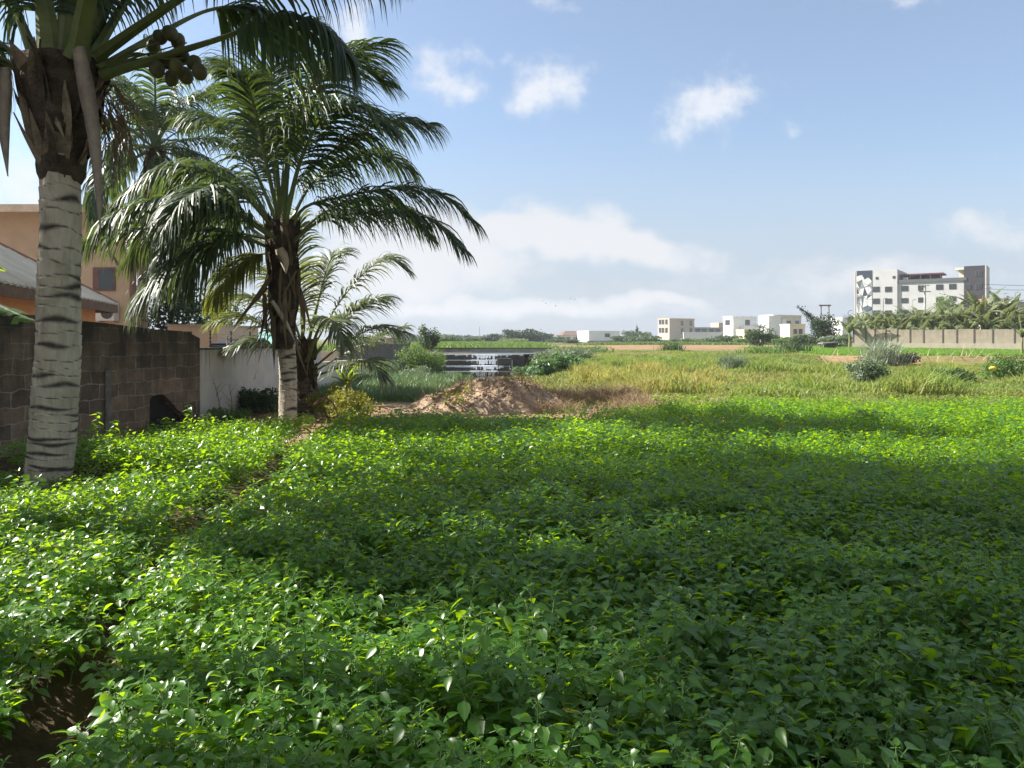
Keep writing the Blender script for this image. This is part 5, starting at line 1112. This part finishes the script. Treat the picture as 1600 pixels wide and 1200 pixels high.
fbuild('grey_shell', 'low grey unfinished concrete shell between the beige building and the white villa', 'building', 1082, 1083, 1131, 513, 320, 10, greyr, wins=[(.15, 517), (.35, 517), (.6, 517), (.8, 517)], par=greyr, deep=12, win_s=(2.2, 1.8))
fbuild('brown_house', 'small brown block rising left of the white cubic villa', 'building', 1121, 1123, 1132, 506, 330, 10, tan, deep=8)
v1 = fbuild('white_villa', 'white cubic villa with a bright left wing', 'villa', 1130, 1144, 1182, 496, 260, 30, white, wins=[(.62, 504)], lwins=[(.5, 504)], win_s=(2.2, 1.8))
MB().add(*box(2.6, v1['w'] + 3.5, -3.0, -.2, .4, CAM_H + (HZ - 510) / FPX * 258)).build('lower_wing', white, v1); MB().add(*box(-.6, 2.2, -1.0, -.2, .4, v1['h'] - .4)).build('entrance_bay', white, v1)
fbuild('long_garden_wall', 'long low white garden wall below the grey concrete shell', 'wall', 1066, 1068, 1128, 521, 250, 6, bmat('white_wall', (.62, .64, .66)), deep=.4)
v2 = fbuild('white_villa', 'stepped white villa right of the cubic one, partly beige', 'villa', 1188, 1208, 1252, 494, 240, 28, cream2, wins=[(.2, 503), (.55, 505), (.85, 505)], lwins=[(.4, 503)], win_s=(1.8, 1.6))
MB().add(*box(-3.5, 1.5, -1.6, 2.6, .4, v2['h'] + .1)).build('stair_tower', white, v2); MB().add(*box(2.6, 4.2, -1.4, -.2, .4, v2['h'] - .9)).build('balcony_tower', white, v2)
fbuild('cream_house', 'cream single storey house in front of the stepped white villa', 'house', 1219, 1234, 1258, 509, 180, 25, cream2, wins=[(.35, 518), (.7, 518)], par=cream2, win_s=(1.2, 1.2))
fbuild('cream_outhouse', 'small cream box shaped outhouse below the white cubic villa', 'house', 1160, 1163, 1177, 518, 170, 18, bmat('cream_wall', (.60, .50, .33)), deep=3)
fbuild('white_block_house', 'plain white block house left of the round trees', 'house', 917, 920, 968, 519, 260, 16, white, wins=[(.6, 524)], deep=11, win_s=(1.8, 1.2))
fbuild('grey_yard_wall', 'grey yard wall in front of the white block house', 'wall', 916, 918, 976, 535, 200, 4, bmat('yard_wall', (.27, .27, .29)), deep=.4)
b9 = fbuild('brown_roof_house', 'pale house with a brown roof left of the white block house', 'house', 876, 880, 918, 526, 270, 12, beige, wins=[(.2, 529), (.5, 529)], deep=9, win_s=(1.6, 1.2))
V = np.array([(-.5, -.5, b9['h']), (b9['w'] + .5, -.5, b9['h']), (b9['w'] + .5, 9.5, b9['h']), (-.5, 9.5, b9['h']), (2, 4.5, b9['h'] + 1.6), (b9['w'] - 2, 4.5, b9['h'] + 1.6)]); V[:, 2] += .46
MB().add(V, [np.array([(0, 1, 5, 4), (2, 3, 4, 5), (0, 3, 2, 1)]), np.array([(1, 2, 5), (3, 0, 4)])]).build('roof', plain('far_brown_roof', (.15, .10, .08), .8, .2, 1), b9)
fbuild('grey_block_house', 'hazy grey block on the horizon left of the weir', 'building', 640, 643, 667, 528, 380, 10, greyr, deep=9)
fbuild('white_outhouse', 'small white house glimpsed between the leaning tree and the hotel', 'house', 1313, 1316, 1331, 500, 150, 15, white, deep=6, wins=[(.5, 508)], win_s=(.9, .9))
r_h = fbuild('red_roof_house', 'low house with a red roof right of the black hotel tower', 'house', 1549, 1551, 1570, 476, 160, 8, bmat('house_wall', (.45, .36, .3)), deep=7)
MB().add(*box(-.6, r_h['w'] + .6, -.6, 7.6, r_h['h'] + .46, r_h['h'] + 1.3)).build('roof', bmat('red_roof', (.26, .13, .11)), r_h)
fbuild('grey_roof_house', 'grey roofed house cut by the right edge behind the trees', 'house', 1579, 1581, 1630, 475, 150, 8, bmat('house_wall', (.45, .36, .3)), deep=7, par=greyr)

# hotel
DA, DB, PA, PB = 178.0, 163.0, 1336.0, 1539.0
Ax, Bx = hx(PA, DA), hx(PB, DB); ang = math.atan2(DB - DA, Bx - Ax)
ho = thing('hotel', 'four storey white hotel with a geometric mosaic panel and a black end tower', 'hotel', (Ax, DA, 0), ang)
def fx(px):     # distance along the hotel front at picture column px
    k_ = (px - 800) / FPX; return (k_ * DA - Ax) / (math.cos(ang) - k_ * math.sin(ang))
def fz(px, py): return CAM_H + (HZ - py) / FPX * (DA + fx(px) * math.sin(ang))
white_h = bmat('hotel_white', (.47, .475, .48)); dark_h = bmat('hotel_black', (.045, .042, .05)); tint = bmat('hotel_side', (.70, .58, .46)); maroon = bmat('maroon_roof', (.13, .055, .05)); greyb = bmat('hotel_grey_band', (.10, .11, .12))
zt1 = fz(1380, 421.5); zt2 = fz(1450, 438); MB().add(*box(.0, fx(1402), .0, 14, .4, zt1)).build('front_block', white_h, ho)
MB().add(*box(-.15, -.002, -.05, 14, .4, zt1 - .3)).build('side_wall', tint, ho)
MB().add(*box(fx(1402) + .003, fx(1506), .35, 13.5, .4, zt2 - .35)).build('main_block', white_h, ho)
MB().add(*box(fx(1402) + .003, fx(1510), .1, 13.6, zt2 - .348, zt2 + .35)).build('roof_band', greyb, ho)
MB().add(*box(fx(1506), fx(1539), .2, 9, .4, fz(1525, 415))).build('tower', dark_h, ho)
MB().add(*box(fx(1539) + .002, fx(1541), .15, 9, .4, fz(1525, 415) + .1)).build('tower_edge', bmat('tower_edge', (.5, .48, .46)), ho)
MB().add(*box(fx(1497), fx(1506) - .003, 1.5, 8, zt2 + .352, fz(1500, 421))).build('balcony_room', cream2, ho)
MB().add(*box(fx(1492), fx(1506) - .003, .6, 8.2, fz(1500, 421) + .003, fz(1500, 418))).build('balcony_roof', bmat('slab_cream', (.72, .68, .56)), ho)
zc = zt2 + .352
MB().add(*box(fx(1404), fx(1472), 2, 8, zc + 1.1, zc + 1.4)).build('canopy', maroon, ho); MB().add(*box(fx(1410), fx(1465), 7.6, 7.9, zc, zc + 1.1)).build('terrace_wall', maroon, ho)
for px in (1406, 1420, 1436, 1452, 1468): MB().add(*box(fx(px) - .08, fx(px) + .08, 2.1, 2.25, zc, zc + 1.1)).build('canopy_post', maroon, ho)
def hwin(px, py, w=9.5, h=7.5, yo=0.0):
    x0, x1 = fx(px - w / 2), fx(px + w / 2); z1, z0 = fz(px, py - h / 2), fz(px, py + h / 2)
    fr = MB().add(*box(x0 - .06, x1 + .06, yo - .08, yo - .004, z0 - .06, z1 + .06)).build('window', bmat('dark_frame', (.12, .12, .12)), ho)
    xm = (x0 + x1) / 2; MB().add(*box(x0, xm - .03, yo - .095, yo - .083, z0, z1)).add(*box(xm + .03, x1, yo - .095, yo - .083, z0, z1)).build('pane', glass_m, fr)
for px in (1369, 1388): hwin(px, 452); hwin(px, 470.5); hwin(px, 489)
for px, py in ((1370, 434.5), (1396.5, 433)): hwin(px, py, 3, 3)
for px in (1413, 1439.5, 1467.5, 1488): hwin(px, 450.5 - (px - 1413) * .04, 10, 7.5, .35); hwin(px, 469.5 - (px - 1413) * .04, 10, 7, .35); hwin(px, 488, 10, 7, .35)
for px, py in ((1512, 448), (1529, 447), (1529, 427)): hwin(px, py, 9, 7.5, .2)
# mosaic panel: real facets on the front
rg = np.random.default_rng(300); mx0, mx1, mz0, mz1 = .35, fx(1362.5), 3.0, fz(1350, 423)
mm = [bmat('mosaic_navy', (.035, .055, .085)), bmat('mosaic_slate', (.10, .13, .16)), bmat('mosaic_white', (.62, .62, .62)), bmat('mosaic_grey', (.25, .26, .27))]
mp = MB().add(*box(mx0, mx1, -.06, -.003, mz0, mz1), 0); nx_, nz_ = 4, 11
gp_ = np.array([[(mx0 + (mx1 - mx0) * min(1, max(0, i / nx_ + (0 if i in (0, nx_) else rg.uniform(-.12, .12)))), mz0 + (mz1 - mz0) * min(1, max(0, j / nz_ + (0 if j in (0, nz_) else rg.uniform(-.05, .05))))) for j in range(nz_ + 1)] for i in range(nx_ + 1)])
for i in range(nx_):
    for j in range(nz_):
        q = [gp_[i, j], gp_[i + 1, j], gp_[i + 1, j + 1], gp_[i, j + 1]]
        for tri in ([(0, 1, 2), (0, 2, 3)] if rg.random() < .5 else [(0, 1, 3), (1, 2, 3)]):
            p = np.array([q[a_] for a_ in tri]); c_ = p.mean(0); p = c_ + (p - c_) * .93
            mp.add(np.stack([p[:, 0], np.full(3, -.075), p[:, 1]], -1), np.array([(0, 1, 2)]), 0 if j >= nz_ - 1 else int(rg.choice([0, 1, 2, 2, 2, 3])))
mp.build('mosaic_panel', mm, ho)

# ------------------------------------------------------------------ poles, wires, mast
pole_m = plain('pole_wood', (.20, .175, .15), .9, .2, 3); pc = plain('pole_concrete', (.42, .41, .39), .9, .15, 3)
up_ = thing('utility_pole', 'tall utility pole with a crossarm in front of the hotel', 'pole', (*at(1445, 118), .75))
def UP(px, py): return P(px, py, 118) - np.array(up_.location)
MB().add(*tube([(0, 0, -.3), UP(1445, 445)], [.2, .13], 8)).build('shaft', pc, up_); MB().add(*box(-.9, .9, -.08, .08, UP(0, 456.4)[2], UP(0, 455)[2])).build('crossarm', pole_m, up_)
MB().add(*box(-.55, .75, -.06, .06, UP(0, 446.6)[2], UP(0, 445.6)[2])).build('lamp_arm', pc, up_)
hp = thing('twin_pole', 'pair of poles joined by a crossbar above the leaning tree', 'pole', (*at(1289, 108), .75)); H_ = (P(0, 477, 108)[2] - .75)
for s_ in (-.55, .55): MB().add(*tube([(s_, 0, -.3), (s_, 0, H_)], .09, 6)).build('shaft', pole_m, hp)
MB().add(*box(-.85, .85, -.05, .05, H_ - .12, H_ + .08)).build('crossbar', pole_m, hp)
for k, (px, top, d_, lb) in enumerate([(1380, 468, 100, 'thin street lamp pole in front of the mosaic side of the hotel'), (1425, 470, 100, 'thin street lamp pole before the middle of the hotel'), (1325, 487, 100, 'short pole left of the hotel'), (1568, 460, 110, 'thin pole beside the red roof'), (1586, 458, 112, 'curved street lamp pole at the right above the trees')]):
    r = thing('street_lamp', lb, 'pole', (*at(px, d_), .75)); H_ = P(0, top, d_)[2] - .75
    MB().add(*tube([(0, 0, -.2), (0, 0, H_)], [.07, .05], 6)).build('shaft', metal_m if k % 2 else pole_m, r)
    MB().add(*tube(spline([(0, 0, H_), (.12, 0, H_ + .12), (.55, 0, H_ + .15)], 6), .04, 5)).build('lamp_arm', metal_m, r)
ms = thing('lattice_mast', 'faint thin lattice mast on the horizon above the weir', 'mast', (*at(749, 330), .7)); H_ = P(0, 513, 330)[2]; mb = MB()
for s_ in ((-.35, -.3), (.35, -.3), (0, .4)): mb.add(*tube([(s_[0], s_[1], 0), (s_[0] * .2, s_[1] * .2, H_)], .05, 4))
for q in np.linspace(0, .95, 16): f_ = 1 - .8 * q; mb.add(*tube([(-.35 * f_, -.3 * f_, H_ * q), (.35 * f_, -.3 * f_, H_ * (q + .03))], .03, 4))
mb.build('lattice', metal_m, ms)
wr_ = thing('power_line', 'thin power line running right from behind the black hotel tower', 'cable', (0, 0, 0))
for dz in (0, 1.2): MB().add(*tube(spline([P(1538, 444 + dz * 6, 150), P(1590, 446 + dz * 6, 150), P(1660, 444 + dz * 6, 150)], 10), .035, 4)).build('wire', black_m, wr_)
rg = np.random.default_rng(320); bird_m = plain('bird_feather', (.05, .05, .055), .8, .2, 5)
bp0 = None
for k, (px, py) in enumerate([(848, 470), (853, 474), (858, 477), (861, 473), (868, 478), (892, 466), (898, 468), (905, 464)]):
    if bp0 is None:
        V = np.array([(-.05, -.4, 0), (.05, -.4, 0), (.07, .2, .03), (-.07, .2, .03), (0, .45, .0), (-.45, -.02, .16), (-.95, -.22, .06), (-.4, .16, .15), (.45, -.02, .16), (.95, -.22, .06), (.4, .16, .15), (0, 0, -.10), (0, 0, .1)])
        bp0 = MB().add(V, [np.array([(0, 1, 12), (1, 2, 12), (2, 4, 12), (4, 3, 12), (3, 0, 12), (1, 0, 11), (2, 1, 11), (4, 2, 11), (3, 4, 11), (0, 3, 11), (5, 6, 7), (8, 10, 9)]), np.array([(3, 0, 5, 7), (2, 10, 8, 1)])]).build('bird', bird_m); o = bp0
    else: o = bp0.copy(); COL.objects.link(o)
    o.scale = (.62,) * 3; o.location = P(px, py, 260); o.rotation_euler = (rg.normal(0, .3), rg.normal(0, .3), rg.uniform(0, 6)); s = 1.0
    prop(o, 'dark bird in a distant flock low in the sky over the far houses', 'bird', 'birds flying over the skyline')

rg = np.random.default_rng(400); n = 420; y = rg.uniform(1.5, 13, n); x = fur_x(y) + rg.normal(0, .16, n)
V, F = leaf_lod1(); o = MB().add(*inst(V, F, orient(rg.uniform(0, 6.28, n), rg.normal(0, .15, n), rg.normal(0, .3, n)), np.stack([x, y, th(x, y) + .012], -1), rg.uniform(.025, .07, n))).build('leaf_litter', dry_m)
prop(o, 'dry leaf scraps fallen on the bare soil of the furrow', 'leaf litter', kind='stuff')
x, y = rg.normal(-2.6, 1.6, 500), rg.uniform(13.2, 19, 500); mb = MB()
for a_, b_ in zip(x, y): mb.add(IV * rg.uniform(.012, .05) * rg.uniform(.6, 1.3, (12, 3)) + (a_, b_, float(th(a_, b_))), IF)
prop(mb.build('soil_clods', mound_m), 'loose earth clods scattered over the bare path beyond the crop', 'clods', kind='stuff')

# ------------------------------------------------------------------ air
hm, nt = newmat('haze')
hv = N(nt, 'ShaderNodeVolumePrincipled', {'Color': (.80, .86, .95, 1), 'Density': 0.00042, 'Anisotropy': 0.2})
N(nt, 'ShaderNodeOutputMaterial', {'Volume': hv.outputs[0]})
V, F = box(-520, 520, -60, 620, -2.0, 24.0)
hz_o = MB().add(V, F).build('haze', hm); prop(hz_o, 'thin pale haze filling the air over the plot out to the skyline', 'haze', kind='stuff')
